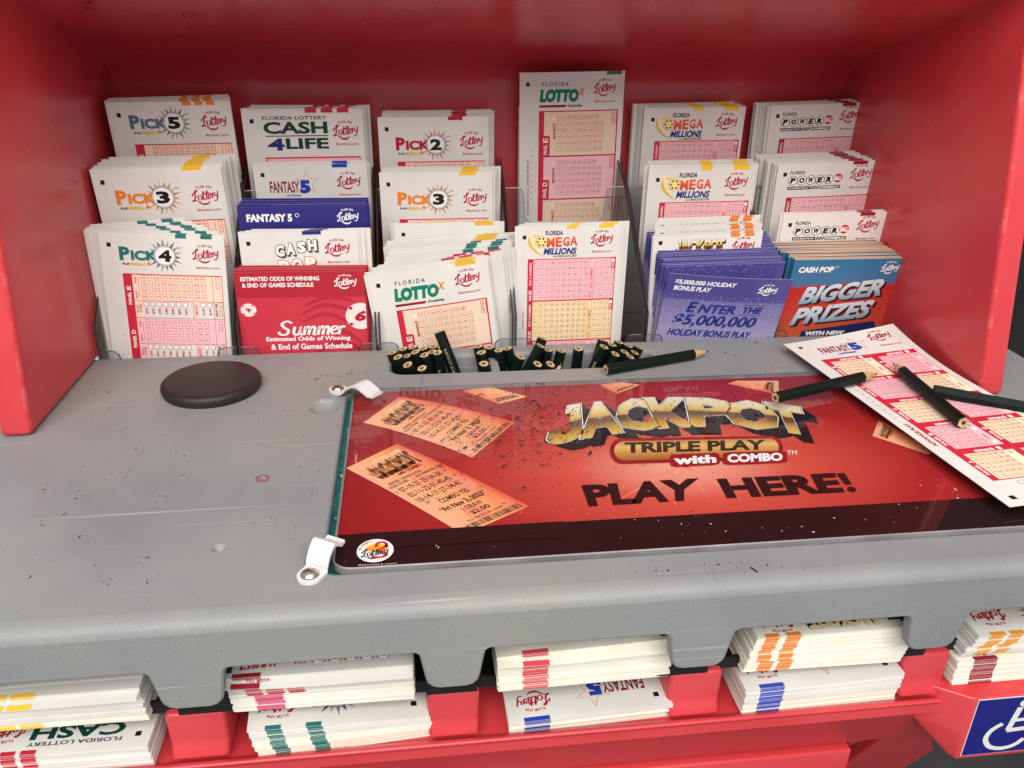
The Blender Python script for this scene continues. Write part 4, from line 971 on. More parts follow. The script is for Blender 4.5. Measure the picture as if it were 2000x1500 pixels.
Q.text('TRIPLE PLAY', (.085, .17, .90, .6), ink(58, 40, 30), 1, .045)
for a, b, c_, d_, t in (((1308, 889), (1405, 886), (1406, 909), (1310, 914), 'with'), ((1411, 885), (1536, 882), (1538, 905), (1412, 910), 'COMBO')):
    Q = pquad(a, b, c_, d_); Q.base = 10.5; Q.poly(rrect(0, 0, 1, 1, .16), ink(150, 20, 28), 1); Q.base = 11.5; Q.text(t, (.07, .16, .93, .84), WHT, 1, .05)
Q = pquad((1537, 881), (1556, 881), (1556, 889), (1537, 889)); Q.text('TM', (0, 0, 1, 1), WHT, 6)
Q = pquad((1135, 948), (1365, 934), (1364, 977), (1150, 990)); Q.base = 2; Q.text('PLAY', (0, 0, 1, 1), ink(44, 12, 14), 1, .05)
Q = pquad((1399, 936), (1631, 924), (1650, 962), (1420, 974)); Q.base = 2; Q.text('HERE', (0, 0, 1, 1), ink(44, 12, 14), 1, .05)
Q = pquad((1632, 925), (1655, 924), (1674, 961), (1650, 963)); Q.base = 2; Q.poly([(.0, 0), (.75, 0), (.9, .62), (.35, .62)], ink(44, 12, 14), 1); Q.disc(.66, .86, .36, ink(44, 12, 14), 1, 16, .14)
# printed tickets
TKT = ramp_mat('ticket_ink', [(0, (236, 172, 136)), (.5, (238, 166, 112)), (.88, (228, 132, 92)), (1, (216, 88, 66))], .5, axis=0)
FLAM = ink(232, 140, 112, .5)
def ticket(tl, tr, br, bl, base=2, full=True, bend=0):
    """tl/tr: the two corners of the head edge; br/bl: the foot (unit box, v down the ticket)"""
    Q = pquad(tl, tr, br, bl); Q.base = base; f0 = Q.xf
    if bend: Q.xf = lambda u, v: (lambda p: (p[0]+bend*4*v*(1-v)*0.3, p[1]+bend*4*v*(1-v)))(f0(u, v))
    Q.rect(0, 0, 1, 1, TKT, 1, True, 8)
    for cx, cy in ((.5, .44), (.8, .61), (.45, .87), (.8, .14)):
        Q.ring(cx, cy, .08, .135, FLAM, 2, 16, .62); Q.disc(cx+.02, cy, .05, FLAM, 2, 10, .05)
    J = sub(Q, .1, .05, .78, .17); J.base = base+1
    jackpot(J, 2, ramp_mat('ticket_gold', [(0, (240, 200, 160)), (.4, (226, 160, 100)), (.5, (110, 66, 46)), (1, (214, 150, 90))], .5) if 'ticket_gold' not in bpy.data.materials else bpy.data.materials['ticket_gold'], [(ink(84, 50, 36), .004, .03, .26)])
    Q.rect(.2, .215, .74, .265, ink(196, 110, 60), 3); Q.text('TRIPLE PLAY', (.23, .222, .71, .258), ink(70, 36, 26), 4, .05); Q.text('with COMBO', (.36, .27, .78, .30), ink(150, 40, 40), 3, .06)
    if full:
        I = ink(70, 40, 40, .5)
        Q.text('PRINTED: 11/03/2023 06:33:56', (.1, .325, .66, .35), I, 3, .02); Q.text('015303 10137003', (.04, .36, .36, .385), I, 3, .02); Q.text('0532-048202248-118540', (.5, .36, .98, .385), I, 3, .01)
        for r, t in enumerate(('07-19-27-29-34-38', '02-11-22-31-40-45', '10-14-17-27-34-41')):
            Q.text(t, (.1, .41+r*.075, .8, .46+r*.075), I, 3, .012); Q.text('QP', (.86, .425+r*.075, .91, .447+r*.075), I, 3)
        Q.text('A', (.03, .42, .06, .45), I, 3)
        Q.text('COMBO YES', (.28, .65, .74, .695), I, 3, .02); Q.text('*Fri Nov 3, 2023*', (.14, .725, .86, .78), K, 3, .035); Q.text('1 DRAW', (.36, .79, .66, .83), I, 3, .012)
        Q.text('$2.00', (.38, .845, .66, .89), K, 3, .02); Q.text('0532-048202248-118540', (.22, .905, .76, .925), I, 3)
        r = random.Random(3); x = .12
        while x < .92:
            w = r.choice((.005, .009, .014)); Q.rect(x, .94, x+w, .985, K, 3); x += w+r.choice((.006, .010, .016))
ticket((676, 915), (776, 867), (1034, 989), (905, 1045), bend=1.2)
ticket((710, 826), (781, 775), (1006, 825), (922, 894), bend=2.5)
# cut the first ticket off where the dark strip begins
PP.poly([T2(690, 1044.2), T2(1100, 1019.5), T2(1100, 1050), T2(690, 1075)], STRIP, 9)
ticket((1030, 775), (975, 790), (900, 763), (960, 757), full=False)
ticket((1250, 752), (1205, 770), (1170, 752), (1215, 747), full=False)
ticket((1520, 744), (1522, 772), (1420, 750), (1440, 744), full=False)
ticket((1704, 852), (1716, 820), (1830, 880), (1812, 888), full=False)
# round emblem of the lottery
q0 = T2(733, 1077); ex = (T2(769, 1075)[0]-q0[0]); ey = q0[1]-T2(733, 1100)[1]
E = Print(po, PP.place); E.base = 10
th = -.04
E.xf = lambda u, v: (q0[0]+u*ex, q0[1]-v*ey)
E.disc(0, 0, 1, WHT, 1, 40)
E.poly([(-.62, .02)]+[(.05+.62*cos(t), .0-.62*sin(t)) for t in [pi-pi*k/14 for k in range(15)]]+[(.6, .1)], ramp_mat('emblem_sun', [(0, (245, 205, 60)), (1, (236, 120, 40))], .4), 2, (-1, -.7, 1, .1))
FLR = ink(206, 44, 50)
E.stroke([(.02, -.28), (.12, -.62), (.42, -.68), (.6, -.45), (.45, -.2), (.18, .0), (.35, .25), (.62, .42), (.3, .62), (-.2, .52)], .2, FLR, 3, 6, .7)
E.poly([(.55, -.5), (.74, -.3), (.62, -.16), (.5, -.32)], K, 4)
for i, ch in enumerate('FLORIDA'):
    a = pi*.96-i*.19; E.text(ch, (.84*cos(a)-.06, -.84*sin(a)-.07, .84*cos(a)+.06, -.84*sin(a)+.09), ink(200, 110, 40), 5, .04)
L_ = sub(E, -.74, -.36, .0148, .0148); L_.base = 10.0
lottery(L_, 0, 0, 100, ink(24, 60, 50), 5, words=False)
Q = pquad((700, 1104), (775, 1100), (775, 1106), (700, 1110)); Q.base = 6; Q.text('flalottery.com', (0, 0, 1, .6), ink(220, 214, 210), 3)
Q = pquad((690, 930), (697, 862), (701, 862), (694, 930)); Q.base = 5; Q.text('Play responsibly. Copyright Florida Lottery 2023', (0, 0, 1, 1), ink(220, 190, 186), 1, 0, 0, 0) if False else Q.rect(.35, 0, .6, 1, ink(200, 120, 116), 1)
tag(po.build('poster'), 'red and black printed poster JACKPOT PLAY HERE under the clear panel', 'poster')
AX0, AX1, AY0, AY1, AZ0, AZ1 = 176.4, 546, -245.0, -64.5, -1.7, at(780, 1104, 1, -245).z
ac = MB(); al = rrect(AX0, AY0, AX1, AY1, 9, 6); nl = len(al)
ac.add([(x, y, AZ1) for x, y in offset_loop(al, .5)], [tuple(range(nl))], ACRYL)
ac.add([(x, y, AZ0) for x, y in al], [tuple(range(nl))[::-1]], WHT)
inn = offset_loop(al, .5)
ac.add([(x, y, AZ1) for x, y in inn]+[(x, y, AZ1-.5) for x, y in al]+[(x, y, AZ0) for x, y in al], [(k*nl+i, k*nl+(i+1) % nl, (k+1)*nl+(i+1) % nl, (k+1)*nl+i) for k in (0, 1) for i in range(nl)], ACRYL_EDGE)
tag(ac.build('clear_panel'), 'clear acrylic panel covering the red poster, littered with pencil shavings', 'cover panel')

# ------------------------------------------------------------------ nylon clips with screws
def clip(scr, end, label, width=11.0):
    A = on_table(*scr, 0); B = on_table(*end, 6.5); d = Vector((B.x-A.x, B.y-A.y, 0)); L = d.length; d.normalize(); nrm = Vector((-d.y, d.x, 0))
    e = empty('panel_clip', (A.x, A.y, 0)); tag(e, label, 'clip', 'white clips holding the clear panel')
    hs = [(-5.5, .3), (-5.1, .3), (-4.2, .3), (-2.6, .3), (0, .3), (4.5, .3), (L*.28, 2.2), (L*.4, 6.2), (L*.53, 8.8), (L*.66, 10.0), (L*.8, 8.6), (L*.92, 7.0), (L, 6.3), (L+2, 6.6)]
    pts = smooth([(a, b) for a, b in hs], 3)
    m_ = MB(); vs = []
    for a, z in pts:
        w = width/2
        if a < 0: w = sqrt(max(.04, (width/2)**2-a**2))
        if a > L-1: w *= .82
        p = d*a
        for s, dz in ((1, 0), (1, 1.5), (-1, 1.5), (-1, 0)): vs.append((p.x+nrm.x*w*s, p.y+nrm.y*w*s, z+dz))
    N = len(pts)
    m_.add(vs, [(4*i+k, 4*i+(k+1) % 4, 4*i+4+(k+1) % 4, 4*i+4+k) for i in range(N-1) for k in range(4)]+[(0, 1, 2, 3), (4*N-4, 4*N-1, 4*N-2, 4*N-3)], CLIPM)
    m_.build('strap', e, 50, None, True)
    s_ = MB(); n = 24; pr = [(0, 4.2), (1.6, 4.0), (3, 3.3), (3.9, 2.3), (4.0, 1.8)]
    s_.add([(0, 0, 4.2)]+[(r*cos(2*pi*i/n), r*sin(2*pi*i/n), z) for r, z in pr[1:] for i in range(n)], [(0, 1+i, 1+(i+1) % n) for i in range(n)]+[(1+k*n+i, 1+(k+1)*n+i, 1+(k+1)*n+(i+1) % n, 1+k*n+(i+1) % n) for k in range(3) for i in range(n)], STEEL)
    for a in (.5, .5+pi/2):
        ca, sa = cos(a), sin(a)
        s_.add([(x*ca-y*sa, x*sa+y*ca, 4.22-abs(x)*.12) for x, y in ((-1.9, -.35), (1.9, -.35), (1.9, .35), (-1.9, .35))], [(0, 1, 2, 3)], ink(70, 66, 62, .5))
    s_.build('screw', e, 60)
clip((660, 764), (733, 772), 'white nylon clip with screw at the upper corner of the poster')
clip((606, 1129), (652, 1060), 'white nylon clip with screw at the lower left corner of the poster')

# ------------------------------------------------------------------ loose fantasy slip on the counter
def loose_panels(P):
    square(P, 6, 8); lottery(P, 57, 3.5, 17, CRIM, 1); P.text('flalottery.com', (59, 20.6, 75, 23), CRIM, 1, .012)
    F = sub(P, 6, 1.5, 1.0); fantasy_logo(F); P.text('with EZmatch', (25, 24.4, 38, 26), NAVY, 1, .03)
    u0 = 9.5; P.rect(u0, 30.5, 77.5, 182, TABLE_RED, 1)
    for r in range(5):
        for c_ in range(2):
            ua, va = u0+c_*34.2, 30.5+r*30.3; bg, cb, ln = (ink(246, 232, 196), CELLY, ink(200, 116, 84)) if (r+c_) % 2 == 0 else (PINK, CELL, ink(190, 62, 86))
            P.text('ezmatch', (ua+12, va+1, ua+24, va+4), WHT, 2, .03, .2); P.rect(ua+26, va+1, ua+28.6, va+4, WHT, 2)
            P.text('PANEL', (ua+1, va+15, ua+3, va+25), WHT, 2, .03, 0, 90); P.text('EDCBAJIHGF'[r+5*c_], (ua+.8, va+11, ua+3.2, va+13.6), WHT, 2, .04, 0, 90)
            P.rect(ua+4, va+4.8, ua+33.4, va+29.6, bg, 2)
            for i in range(6):
                for j in range(6):
                    nmb = i*6+6-j
                    cell(P, str(nmb), ua+6.6+i*3.75, va+7+j*4.05, 3, cb, ln, 3.0, 3.3)
            P.text('QP', (ua+29.4, va+6, ua+31, va+9), CRIM, 3, .03, 0, 90); P.rect(ua+29.2, va+9.8, ua+31.6, va+12.6, WHT, 3)
            P.text('VOID', (ua+29, va+17.6, ua+30.6, va+23.6), CRIM, 3, .03, 0, 90); P.rect(ua+29.2, va+25, ua+31.6, va+28, WHT, 3)
        P.rect(u0+34, 30.5, u0+34.25, 182, PINK, 2)
    for k in range(10): cell(P, str((52, 50, 45, 40, 35, 30, 25, 20, 15, 10)[k]), 6, 66+k*5.2, 1, WHT, PINK, 2.8, 3.6)
    P.text('ADVANCE PLAY', (4.6, 120, 7.2, 146), CRIM, 1, .04, 0, 90)
    for k in range(3): cell(P, '', 22+k*4, 185.4, 1, WHT, TABLE_RED, 2.8, 2.8)
    for k, t in enumerate(('Select Draw', 'Time for all', 'panels played')): P.text(t, (27+k*4.2-4, 188+1.5, 30+k*4.2-4, 200), CRIM, 1, .02, 0, 90)
    for k, t in enumerate(('Cash value', 'Annuity')): P.text(t, (46+k*4, 186, 48.6+k*4, 200), CRIM, 1, .02, 0, 90)
    P.rect(6, 195, 9, 198, K, 1)
TL = on_table(1530, 672, 6.7); BL = on_table(1972, 990, 6.7); ev = (BL-TL).normalized(); Hs = (BL-TL).length; ks = Hs/SL
eu = Vector((-ev.y, ev.x, 0)); Ws = SW*ks
def lift(u, v): return 9.0*ks*max(0, u/SW)**1.3*max(0, 1-v/75)**2
mb = sheet(Ws, Hs, loose_panels, ticks=[(30, 38, TABLE_RED)] if False else [], k=ks, curl=lambda u, v: lift(u/ks, v/ks), nu=14, nv=26)
o = mb.build('play_slip')
y_ = (-ev).cross(eu)
o.matrix_world = Matrix(((eu.x, y_.x, -ev.x, TL.x*MM), (eu.y, y_.y, -ev.y, TL.y*MM), (eu.z, y_.z, -ev.z, TL.z*MM), (0, 0, 0, 1)))
tag(o, 'loose white and red play slip lying on the clear panel under the pencils', 'play slip')

# ------------------------------------------------------------------ pencils
PEN = noise_mat('green_black_lacquer', rgb(9, 20, 16), rgb(13, 26, 21), 60, .42, spec=.2)
WOOD = noise_mat('pencil_wood', rgb(166, 138, 94), rgb(206, 178, 130), 220, .65, stretch=(1, 1, .1))
LEAD = ink(44, 42, 44, .4, .5); FOIL = ink(150, 142, 112, .4, .4)
PR, PL = 3.75, 82.0
def hexring(r, z): return [(r*cos(pi/3*k+.5*0+d), r*sin(pi/3*k+d), z) for k in range(6) for d in (-.12, .12)]
def pencil_proto(text):
    b = MB(); rs = [(PR*.87, 0), (PR, .5), (PR, PL-13.5), (PR*.97, PL-13.0)]; n = 12
    b.add([p for r, z in rs for p in hexring(r, z)], [(k*n+i, k*n+(i+1) % n, (k+1)*n+(i+1) % n, (k+1)*n+i) for k in range(3) for i in range(n)], PEN)
    if text:
        a = pi/6; d = PR*cos(pi/6-.12)+.05; ca, sa = cos(a), sin(a)
        P = Print(b, lambda u, v, l: (d*ca+v*sa, d*sa-v*ca, 62-u)); P.text('FLALOTTERY.COM', (9, -.95, 50, .95), FOIL, 0, .01)
    w = MB(); w.add(hexring(PR*.87, 0), [tuple(range(11, -1, -1))], WOOD)
    t = MB(); rs = [(PR*.97, PL-13.0), (PR*.9, PL-12.2), (1.0, PL-2.6)]
    t.add([p for r, z in rs for p in hexring(r, z)], [(k*n+i, k*n+(i+1) % n, (k+1)*n+(i+1) % n, (k+1)*n+i) for k in range(2) for i in range(n)], WOOD)
    c1 = MB(); c1.add([(1.3*cos(2*pi*i/10), 1.3*sin(2*pi*i/10), -.06) for i in range(10)], [tuple(range(9, -1, -1))], LEAD)
    l = MB(); l.add([(r*cos(2*pi*i/10), r*sin(2*pi*i/10), z) for r, z in ((1.0, PL-2.6), (.25, PL)) for i in range(10)]+[(0, 0, PL+.1)], [(i, (i+1) % 10, 10+(i+1) % 10, 10+i) for i in range(10)]+[(10+i, 10+(i+1) % 10, 20) for i in range(10)], LEAD)
    e = empty('pencil')
    b.build('barrel', e, 18); w.build('wood_end', e, 30); t.build('sharpened_tip', e, 30); c1.build('lead_core', e, 30); l.build('lead_point', e, 40)
    return e
protos = {}
GP = 'short dark pencils standing in the tray'
def pencil(p0, d, text, label, group=None, spin=None):
    d = d.normalized()
    toward = CAM-p0
    if spin is None: spin = rnd.uniform(0, pi/3)
    x = (toward-d*toward.dot(d)).normalized(); y = d.cross(x)
    if text: spin = -pi/6+.2
    M = Matrix(((x.x, y.x, d.x, p0.x*MM), (x.y, y.y, d.y, p0.y*MM), (x.z, y.z, d.z, p0.z*MM), (0, 0, 0, 1))) @ Matrix.Rotation(spin, 4, 'Z')
    if text not in protos: r = protos[text] = pencil_proto(text)
    else:
        r = protos[text].copy(); COL.objects.link(r)
        for ch in list(protos[text].children):
            c_ = ch.copy(); COL.objects.link(c_); c_.parent = r
    r.matrix_world = M; tag(r, label, 'pencil', group)
    if group is None and 'group' in r: del r['group']
    return r
# (photo point of the visible end, depth Y, sideways slope, slope in depth, lettered)
LEFT = [((766, 689), -15, .30, -.05, 0), ((777, 697), -24, .40, .1, 0), ((787, 681), -10, .28, 0, 0), ((806, 678), -9, .30, 0, 0), ((811, 687), -17, .34, .05, 0), ((827, 680), -9, .26, 0, 0),
        ((846, 677), -10, .12, 0, 0), ((829, 693), -24, .30, .1, 0), ((843, 687), -17, .26, 0, 0), ((854, 688), -27, .14, .12, 1), ((858, 648), -13, .40, -.25, 1), ((796, 712), -32, .42, .2, 0), ((824, 719), -34, .34, .2, 0), ((794, 695), -17, .34, 0, 0)]
MID = [((934, 676), -10, .22, 0, 0), ((940, 688), -21, .16, .05, 0), ((945, 710), -33, .04, .2, 0), ((957, 678), -9, .2, 0, 0), ((974, 684), -15, .16, 0, 0), ((991, 680), -10, .3, 0, 0), ((1017, 697), -25, -.35, .1, 0),
       ((1060, 661), -11, -.45, -.1, 0), ((1056, 675), -22, -.55, 0, 0), ((1070, 683), -12, -.22, 0, 0), ((1096, 685), -18, -.2, 0, 0), ((1050, 714), -33, -.4, .25, 0), ((1075, 715), -34, -.45, .25, 0), ((1130, 681), -20, -.05, .1, 0)]
RIGHTP = [((1178, 664), -12, -.3, -.1, 0), ((1180, 677), -24, -.4, .1, 1), ((1196, 673), -11, -.25, 0, 0), ((1210, 668), -8, -.3, 0, 0), ((1202, 691), -27, -.42, .15, 0), ((1227, 675), -10, -.4, 0, 0), ((1220, 687), -20, -.4, .05, 0),
          ((1248, 678), -10, -.45, 0, 0), ((1240, 689), -19, -.5, .05, 0), ((1231, 696), -27, -.5, .12, 0)]
for grp, nm in ((LEFT, 'left bunch of the tray'), (MID, 'middle bunch of the tray'), (RIGHTP, 'right bunch of the tray')):
    for (px, Y, sx, sy, tx) in grp:
        p0 = at(px[0], px[1], 1, Y)
        p0.z = max(p0.z, 1.0)
        d = Vector((sx*.9, sy, -1))
        if px == (858, 648): lb = 'tallest lettered pencil of the left bunch, leaning over the green lettered slip'
        elif px == (854, 688): lb = 'dark pencil with gold letters COM, blunt end up in the left bunch'
        elif px == (1180, 677): lb = 'dark pencil with gold letters in the right bunch of the tray'
        elif px == (1130, 681): lb = 'lone upright pencil between the middle and right bunches'
        elif px == (1060, 661): lb = 'tallest leaning dark pencil in the middle bunch'
        else: lb = 'dark pencil standing in the '+nm
        pencil(p0, d, tx, lb, 'pencils of the '+nm if lb.startswith('dark pencil standing in') else None)
p0 = at(1098, 708, 1, -33); q0 = at(1080, 740, 1, -35); dd = (p0-q0).normalized()
pencil(p0-dd*PL, dd, 0, 'dark pencil with its sharpened point up, in the front of the tray', None)
def loose(a, b, za, zb, label, text=0, tip_len=1.0):
    A, B = on_table(*a, za), on_table(*b, zb); d = (B-A); pencil(A, d, text, label, None, .0)
    return d.length
lens = [loose((1183, 722), (1366, 690), 3.9, 3.9, 'loose pencil lying on the tray rim, point to the right'),
        loose((1514, 777), (1692, 735), 10, 11.4, 'loose pencil with blunt end over the golden letters, tip on the slip')]
A = on_table(1882, 826, 11); B = on_table(1744, 710, 12); pencil(A, B-A, 0, 'loose pencil lying lengthwise across the middle of the loose play slip', None, 0)
A = on_table(1822, 762, 11.2); B = on_table(2010, 797, 9); pencil(A, B-A, 0, 'loose pencil running off the right edge of the picture', None, 0)

# ------------------------------------------------------------------ slips in the pigeonholes below
def d_p(kind):
    return dict(cash4=d_cash4, power=d_power(20), pick4=d_pick('4', TEALI, SUNT, 4, 30, v=12), pick2=d_plain, fant=d_fant, jack=d_jack, pick3=d_pick('3', ORANGE, SUNO, 4, 30), plain=d_plain, blank=None)[kind]
DRED = ink(146, 30, 46)
LOW = [  # name, top-left, top-right, bottom-left, bottom-right of the front face, upper?, kind, ticks [(f0,f1,[(a,b)],ink)], paper split
    ('upper', (-88, 1371), (270, 1341), (-66, 1432), (291, 1405), 'blank', [(.82, 1, [(.14, .27), (.29, .42)], ink(236, 196, 60))], .8, 'leftmost stack of the upper shelf'),
    ('lower', (-68, 1482), (287, 1455), (-54, 1526), (302, 1497), 'cash4', [(0, 1, [(.10, .165), (.18, .262), (.29, .375)], LR)], 2, 'leftmost stack of the lower shelf'),
    ('upper', (437, 1325), (806, 1296), (459, 1390), (810, 1364), 'power', [(0, .12, [(.04, .19)], DRED), (.12, .55, [(.09, .18), (.2, .295), (.315, .405)], LR), (.55, 1, [(.13, .285)], ink(206, 80, 120))], .5, 'second upper stack, with red and pink marks'),
    ('lower', (483, 1428), (838, 1398), (510, 1484), (850, 1435), 'pick4', [(0, 1, [(.095, .18), (.315, .40)], TEALI)], .3, 'second stack of the lower shelf, with teal marks'),
    ('upper', (971, 1284), (1318, 1246), (973, 1350), (1304, 1319), 'pick2', [(0, 1, [(.14, .285)], ink(214, 76, 90))], .1, 'middle stack of the upper shelf, with one pink mark'),
    ('lower', (995, 1413), (1314, 1374), (995, 1434), (1312, 1397), 'fant', [(0, 1, [(.09, .245)], BLUE)], .3, 'middle stack of the lower shelf, with a star'),
    ('upper', (1480, 1246), (1794, 1221), (1450, 1312), (1757, 1291), 'jack', [(0, .7, [(.05, .135), (.18, .27)], ORANGE), (.7, 1, [(.08, .17), (.2, .29)], ORANGE)], .1, 'fourth stack of the upper shelf, with orange marks'),
    ('lower', (1457, 1347), (1767, 1313), (1448, 1397), (1745, 1365), 'fant', [(0, 1, [(.09, .24)], ink(50, 72, 176))], .6, 'fourth stack of the lower shelf, with a blue mark'),
    ('upper', (1914, 1243), (2225, 1218), (1877, 1280), (2186, 1255), 'pick3', [(0, 1, [(.07, .16), (.19, .275)], ink(222, 150, 50))], 2, 'rightmost stack of the upper shelf, with ochre marks'),
    ('lower', (1871, 1292), (2180, 1267), (1850, 1357), (2160, 1331), 'power', [(0, 1, [(.10, .245)], DRED)], .2, 'rightmost lower stack, with a dark red mark')]
bulk = MB()
for si, (lvl, tl, tr, bl_, br_, kind, ticks, cream, nm) in enumerate(LOW):
    z0 = -66.0 if lvl == 'upper' else -93.9
    BLp, BRp = on_table(*bl_, z0), on_table(*br_, z0)
    TLp, TRp = at(*tl, 1, BLp.y-2.5), at(*tr, 1, BRp.y-2.5)
    th = ((TLp.z+TRp.z)/2-z0); n = max(8, int(th/.36)); r = random.Random(si*5+1); dep = 180
    zlim = -81.2 if lvl == 'lower' else -11
    loosez = 0; jx_ = 0; jy_ = 0
    def layer_pts(f, jx, jy):
        L = TLp.lerp(BLp, f); R = TRp.lerp(BRp, f); return L+Vector((jx, jy, 0)), R+Vector((jx, jy, 0))
    NS = 9; top_n = NS
    for i in range(n, -1, -1):
        f = i/n                                       # 1 bottom .. 0 top
        if r.random() < .35: jx_ = r.uniform(-.5, .5)
        if r.random() < .2: jy_ = r.uniform(-.8, .5)
        L, R = layer_pts(f, jx_+r.uniform(-.15, .15), jy_+r.uniform(-.12, .12))
        t = th/n*.86
        cuts = [0, 1]; cols = []
        for f0, f1, tk, m in ticks:
            if f0 <= f <= f1:
                cuts = [0]+[q for ab in tk for q in ab]+[1]; cols = [m if k % 2 else None for k in range(len(cuts)-1)]
                break
        if not cols: cols = [None]
        base = (PAPER2 if f > cream else PAPER) if r.random() < .8 else r.choice(PAPERS)
        if i <= top_n-1: continue
        vs = []; fs = []
        mid = L.lerp(R, .5)
        for cc in cuts:
            p = L.lerp(R, cc)
            for zz, yy in ((0, 0), (-t, 0)): vs.append((p.x, p.y+yy, p.z+zz))
        for k in range(len(cuts)-1): bulk.add([vs[2*k], vs[2*k+1], vs[2*k+3], vs[2*k+2]], [(0, 1, 2, 3)], cols[k] or base)
        y1 = L.y+dep
        bulk.add([tuple(L), tuple(R), (R.x, y1, R.z), (L.x, y1, L.z), (L.x, L.y, L.z-t), (R.x, R.y, R.z-t), (R.x, y1, R.z-t), (L.x, y1, L.z-t)],
                 [(0, 1, 2, 3), (7, 6, 5, 4), (1, 5, 6, 2), (0, 3, 7, 4), (3, 2, 6, 7)], base)
    # the uppermost sheets, each a sheet of its own, printed side up and head to the front
    W = (TRp-TLp).length; k = W/SW
    m0 = ticks[0][3]; tk = [((1-b)*SW, (1-a)*SW, m0) for a, b in ticks[0][2]]
    pap = PAPER2 if cream < .25 else PAPER
    def flat_frame(L, R):
        eu = (L-R).normalized(); ev = Vector((0, 1, 0)); ev = (ev-eu*ev.dot(eu)).normalized(); y = (-ev).cross(eu)
        return Matrix(((eu.x, y.x, -ev.x, R.x*MM), (eu.y, y.y, -ev.y, R.y*MM), (eu.z, y.z, -ev.z, R.z*MM), (0, 0, 0, 1)))
    gl = 'play slips of the '+nm.split(',')[0]
    sheet0 = None
    for i in range(NS):
        droop = i == 0 and nm.startswith(('second upper stack', 'leftmost stack of the upper', 'middle stack of the upper'))
        L, R = layer_pts(i/n, r.uniform(-.35, .35), r.uniform(-.4, .3) if i else (-4.5 if droop else -.4))
        if i == 0:
            curl = None
            if droop: curl = lambda u, v: -(4.2 if u < 55 else 4.2-(u-55)*.06)*max(0, 1-v/16)**1.5+.3
            mb = sheet(W, 150*k, d_p(kind), front=pap, back=pap, ticks=tk, k=k, curl=(lambda u, v, c=curl: c(u/k, v/k)*k) if curl else None, t=.3)
            o = mb.build('play_slip'); tag(o, 'upside down top slip of the '+nm, 'play slip', gl)
        else:
            if sheet0 is None:
                sheet0 = sheet(W, 150*k, None, front=pap, back=pap, top_m=pap, side_m=pap, ticks=tk, k=k, nu=4, nv=3, t=th/n*.9).build('play_slip'); o = sheet0
            else:
                o = sheet0.copy(); COL.objects.link(o)
            tag(o, 'slip under the top slip of the '+nm.split(',')[0], 'play slip', gl)
        o.matrix_world = flat_frame(L, R)
tag(bulk.build('slip_stacks'), 'packed white play slips filling the pigeonholes under the counter', 'play slips', None, 'stuff')

# ------------------------------------------------------------------ wheelchair sticker on the bracket
sg = MB(); SY = -263.25
def S2(px, py): q = at(px, py, 1, SY); return (q.x, q.z)
a_ = S2(1918, 1366); b_ = S2(1870, 1478)
SX0, SZ1, SZ0 = (a_[0]+b_[0])/2, a_[1]-.3, b_[1]+.3
hh = SZ1-SZ0
SP = Print(sg, lambda a, b, l: (SX0+a, SY-l, SZ1-b))
sg.box(SX0, SX0+hh*1.25, SY, SY+.2, SZ0, SZ1, ink(222, 222, 224))
SP.rect(.35, .35, hh*1.25-.35, hh-.35, ink(8, 14, 110, .35, .45), 1)
Wh = ink(212, 212, 206, .5); u = hh/40.0
Q = sub(SP, .6, -1.6, u*1.3, u*1.08); Q.base = 1
Q.stroke([(13.5+0, 18.5), (9.5, 22.5), (8.2, 28), (11, 33.5), (16.5, 35.5), (22, 34), (25.5, 30)], 2.3, Wh, 1, 8)
Q.stroke([(19, 8.5), (18, 15), (16.8, 23.2)], 2.6, Wh, 1.4, 3); Q.stroke([(16.4, 23.4), (27, 22.6)], 2.6, Wh, 1.8, 2); Q.stroke([(17.6, 17), (26, 16.4)], 2.0, Wh, 2.2, 2)
Q.stroke([(27, 22), (31, 33), (34, 32)], 2.6, Wh, 2.6, 4); Q.disc(20.4, 6, 2.3, Wh, 1, 16)
tag(sg.build('accessibility_sign'), 'blue square sticker with white wheelchair symbol on the red bracket', 'sign')

# ------------------------------------------------------------------ pencil shavings and graphite crumbs
db = MB(); r = random.Random(11)
GRAPH = ink(34, 30, 36, .45); CHIP = ink(214, 204, 196, .6); LAV = ink(96, 88, 106, .5); GRN = ink(20, 40, 34)
def crumb(x, y, z, s, m):
    s *= min(2.6, r.lognormvariate(-.25, .55)); a = r.gauss(.3, .9); L = s*r.uniform(.5, 3.4); w = s*r.uniform(.3, .9); h = r.uniform(.08, .3)
    c_, s_ = cos(a), sin(a); k = r.uniform(-.4, .4)*L
    pts = [(-L/2, -w/2), (0, -w/2+k*.4), (L/2, -w/3), (L/2, w/3), (0, w/2+k*.4), (-L/2, w/2)]
    tops = [(x+px*c_-py*s_, y+px*s_+py*c_, z+h) for px, py in pts]; bots = [(a_, b_, z+.02) for a_, b_, _ in tops]
    db.add(tops+bots, [tuple(range(6)), tuple(range(11, 5, -1))]+[(i, 6+i, 6+(i+1) % 6, (i+1) % 6) for i in range(6)], m)
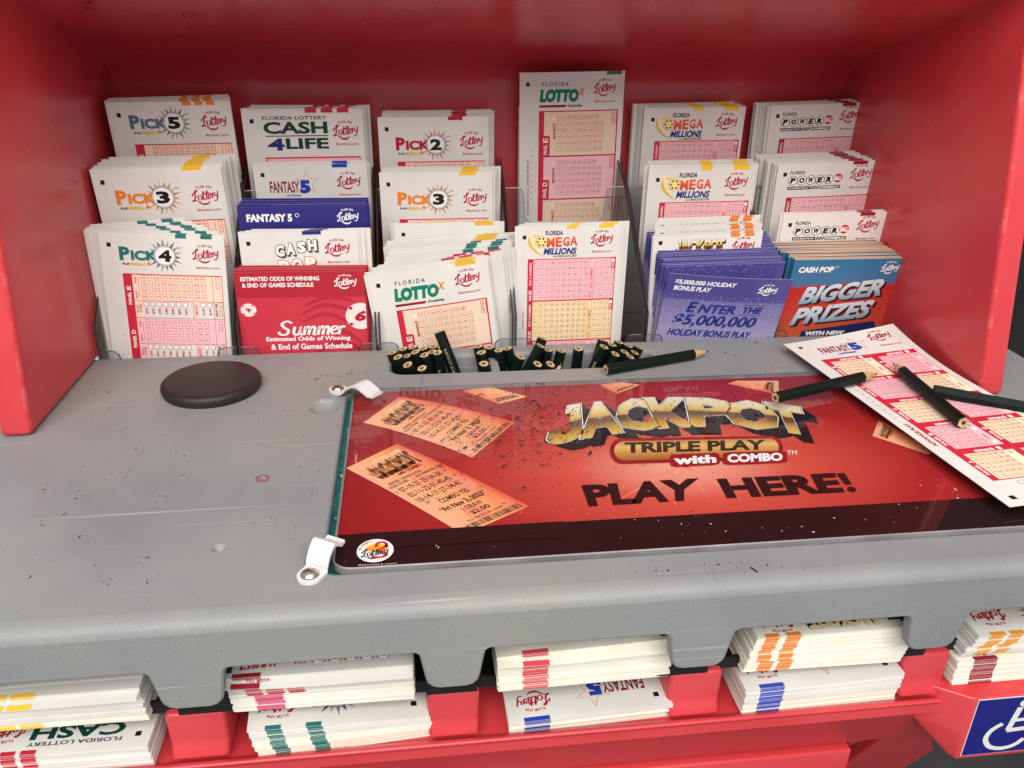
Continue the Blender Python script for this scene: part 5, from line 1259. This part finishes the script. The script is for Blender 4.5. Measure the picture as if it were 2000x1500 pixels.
def cloud(px, py, sx, sy, n, z, mats, s=.5):
    for _ in range(n):
        if _ % 5 == 0: ox, oy = r.gauss(0, sx), r.gauss(0, sy)
        q = on_table(px+ox+r.gauss(0, sx*.22+2), py+oy+r.gauss(0, sy*.22+1), z)
        inrec = AX0+.5 < q.x < AX1-.5 and AY0+.5 < q.y < AY1-.5
        if z < 1 and (173 < q.x < 552 and -250 < q.y < -62 or q.y > -1 or (192 < q.x < 388 and -44 < q.y) or (q.x-89)**2+(q.y+51)**2 < 950 or q.x < 8 and q.y > -112): continue
        if z > 1 and not inrec: continue
        crumb(q.x, q.y, z+.02, s*r.uniform(.5, 1.5), r.choice(mats))
for px, py, n in ((250, 760, 14), (150, 960, 14), (440, 870, 12), (300, 1130, 10), (600, 830, 10), (580, 1010, 8), (330, 840, 16), (250, 830, 10), (180, 900, 12), (350, 940, 12), (120, 1050, 12), (60, 1110, 18), (200, 1110, 10), (430, 1070, 6), (560, 900, 8), (500, 800, 10), (640, 720, 16), (690, 735, 18), (300, 1000, 10)):
    cloud(px, py, 42, 26, n, 0, [GRAPH, GRAPH, GRAPH, LAV, GRAPH, CHIP, GRN], .34)
for px, py in ((660, 735), (690, 722), (705, 715), (640, 742)): cloud(px, py, 14, 5, 10, 0, [LAV, LAV, GRAPH], .6)
cloud(1420, 695, 70, 12, 26, 0, [GRAPH, GRN], .55); cloud(1560, 725, 40, 8, 14, 0, [GRAPH, GRN], .6)
cloud(1500, 1110, 300, 12, 20, 0, [GRAPH], .4)
for px, py, sx, sy, n in ((1050, 805, 45, 26, 260), (1000, 855, 60, 30, 170), (1110, 840, 90, 40, 170), (930, 830, 50, 40, 90), (1300, 800, 120, 30, 170), (1250, 900, 160, 60, 60), (900, 960, 120, 50, 40)):
    cloud(px, py, sx, sy, int(n*1.7), AZ1, [GRAPH, GRAPH, GRAPH, GRAPH, LAV, GRAPH], .42)
for px, py, sx, sy, n in ((840, 1065, 90, 16, 9), (1100, 1030, 200, 18, 14), (1400, 1020, 200, 18, 12), (1720, 1000, 120, 18, 18), (1850, 950, 40, 12, 12)):
    cloud(px, py, sx, sy, n, AZ1, [CHIP, CHIP, GRAPH, ink(226, 220, 214)], .28)
cloud(1200, 1000, 260, 40, 24, AZ1, [CHIP, GRAPH, ink(170, 110, 100)], .3)
for k in range(60):                                             # crumbs along the teal strip
    q = (r.uniform(172.4, 176), r.uniform(-238, -80)); crumb(q[0], q[1], -4.38, .45, r.choice([GRAPH, CHIP, GRAPH]))
tag(db.build('pencil_shavings'), 'scattered pencil shavings and graphite crumbs on counter and panel', 'shavings', None, 'stuff')
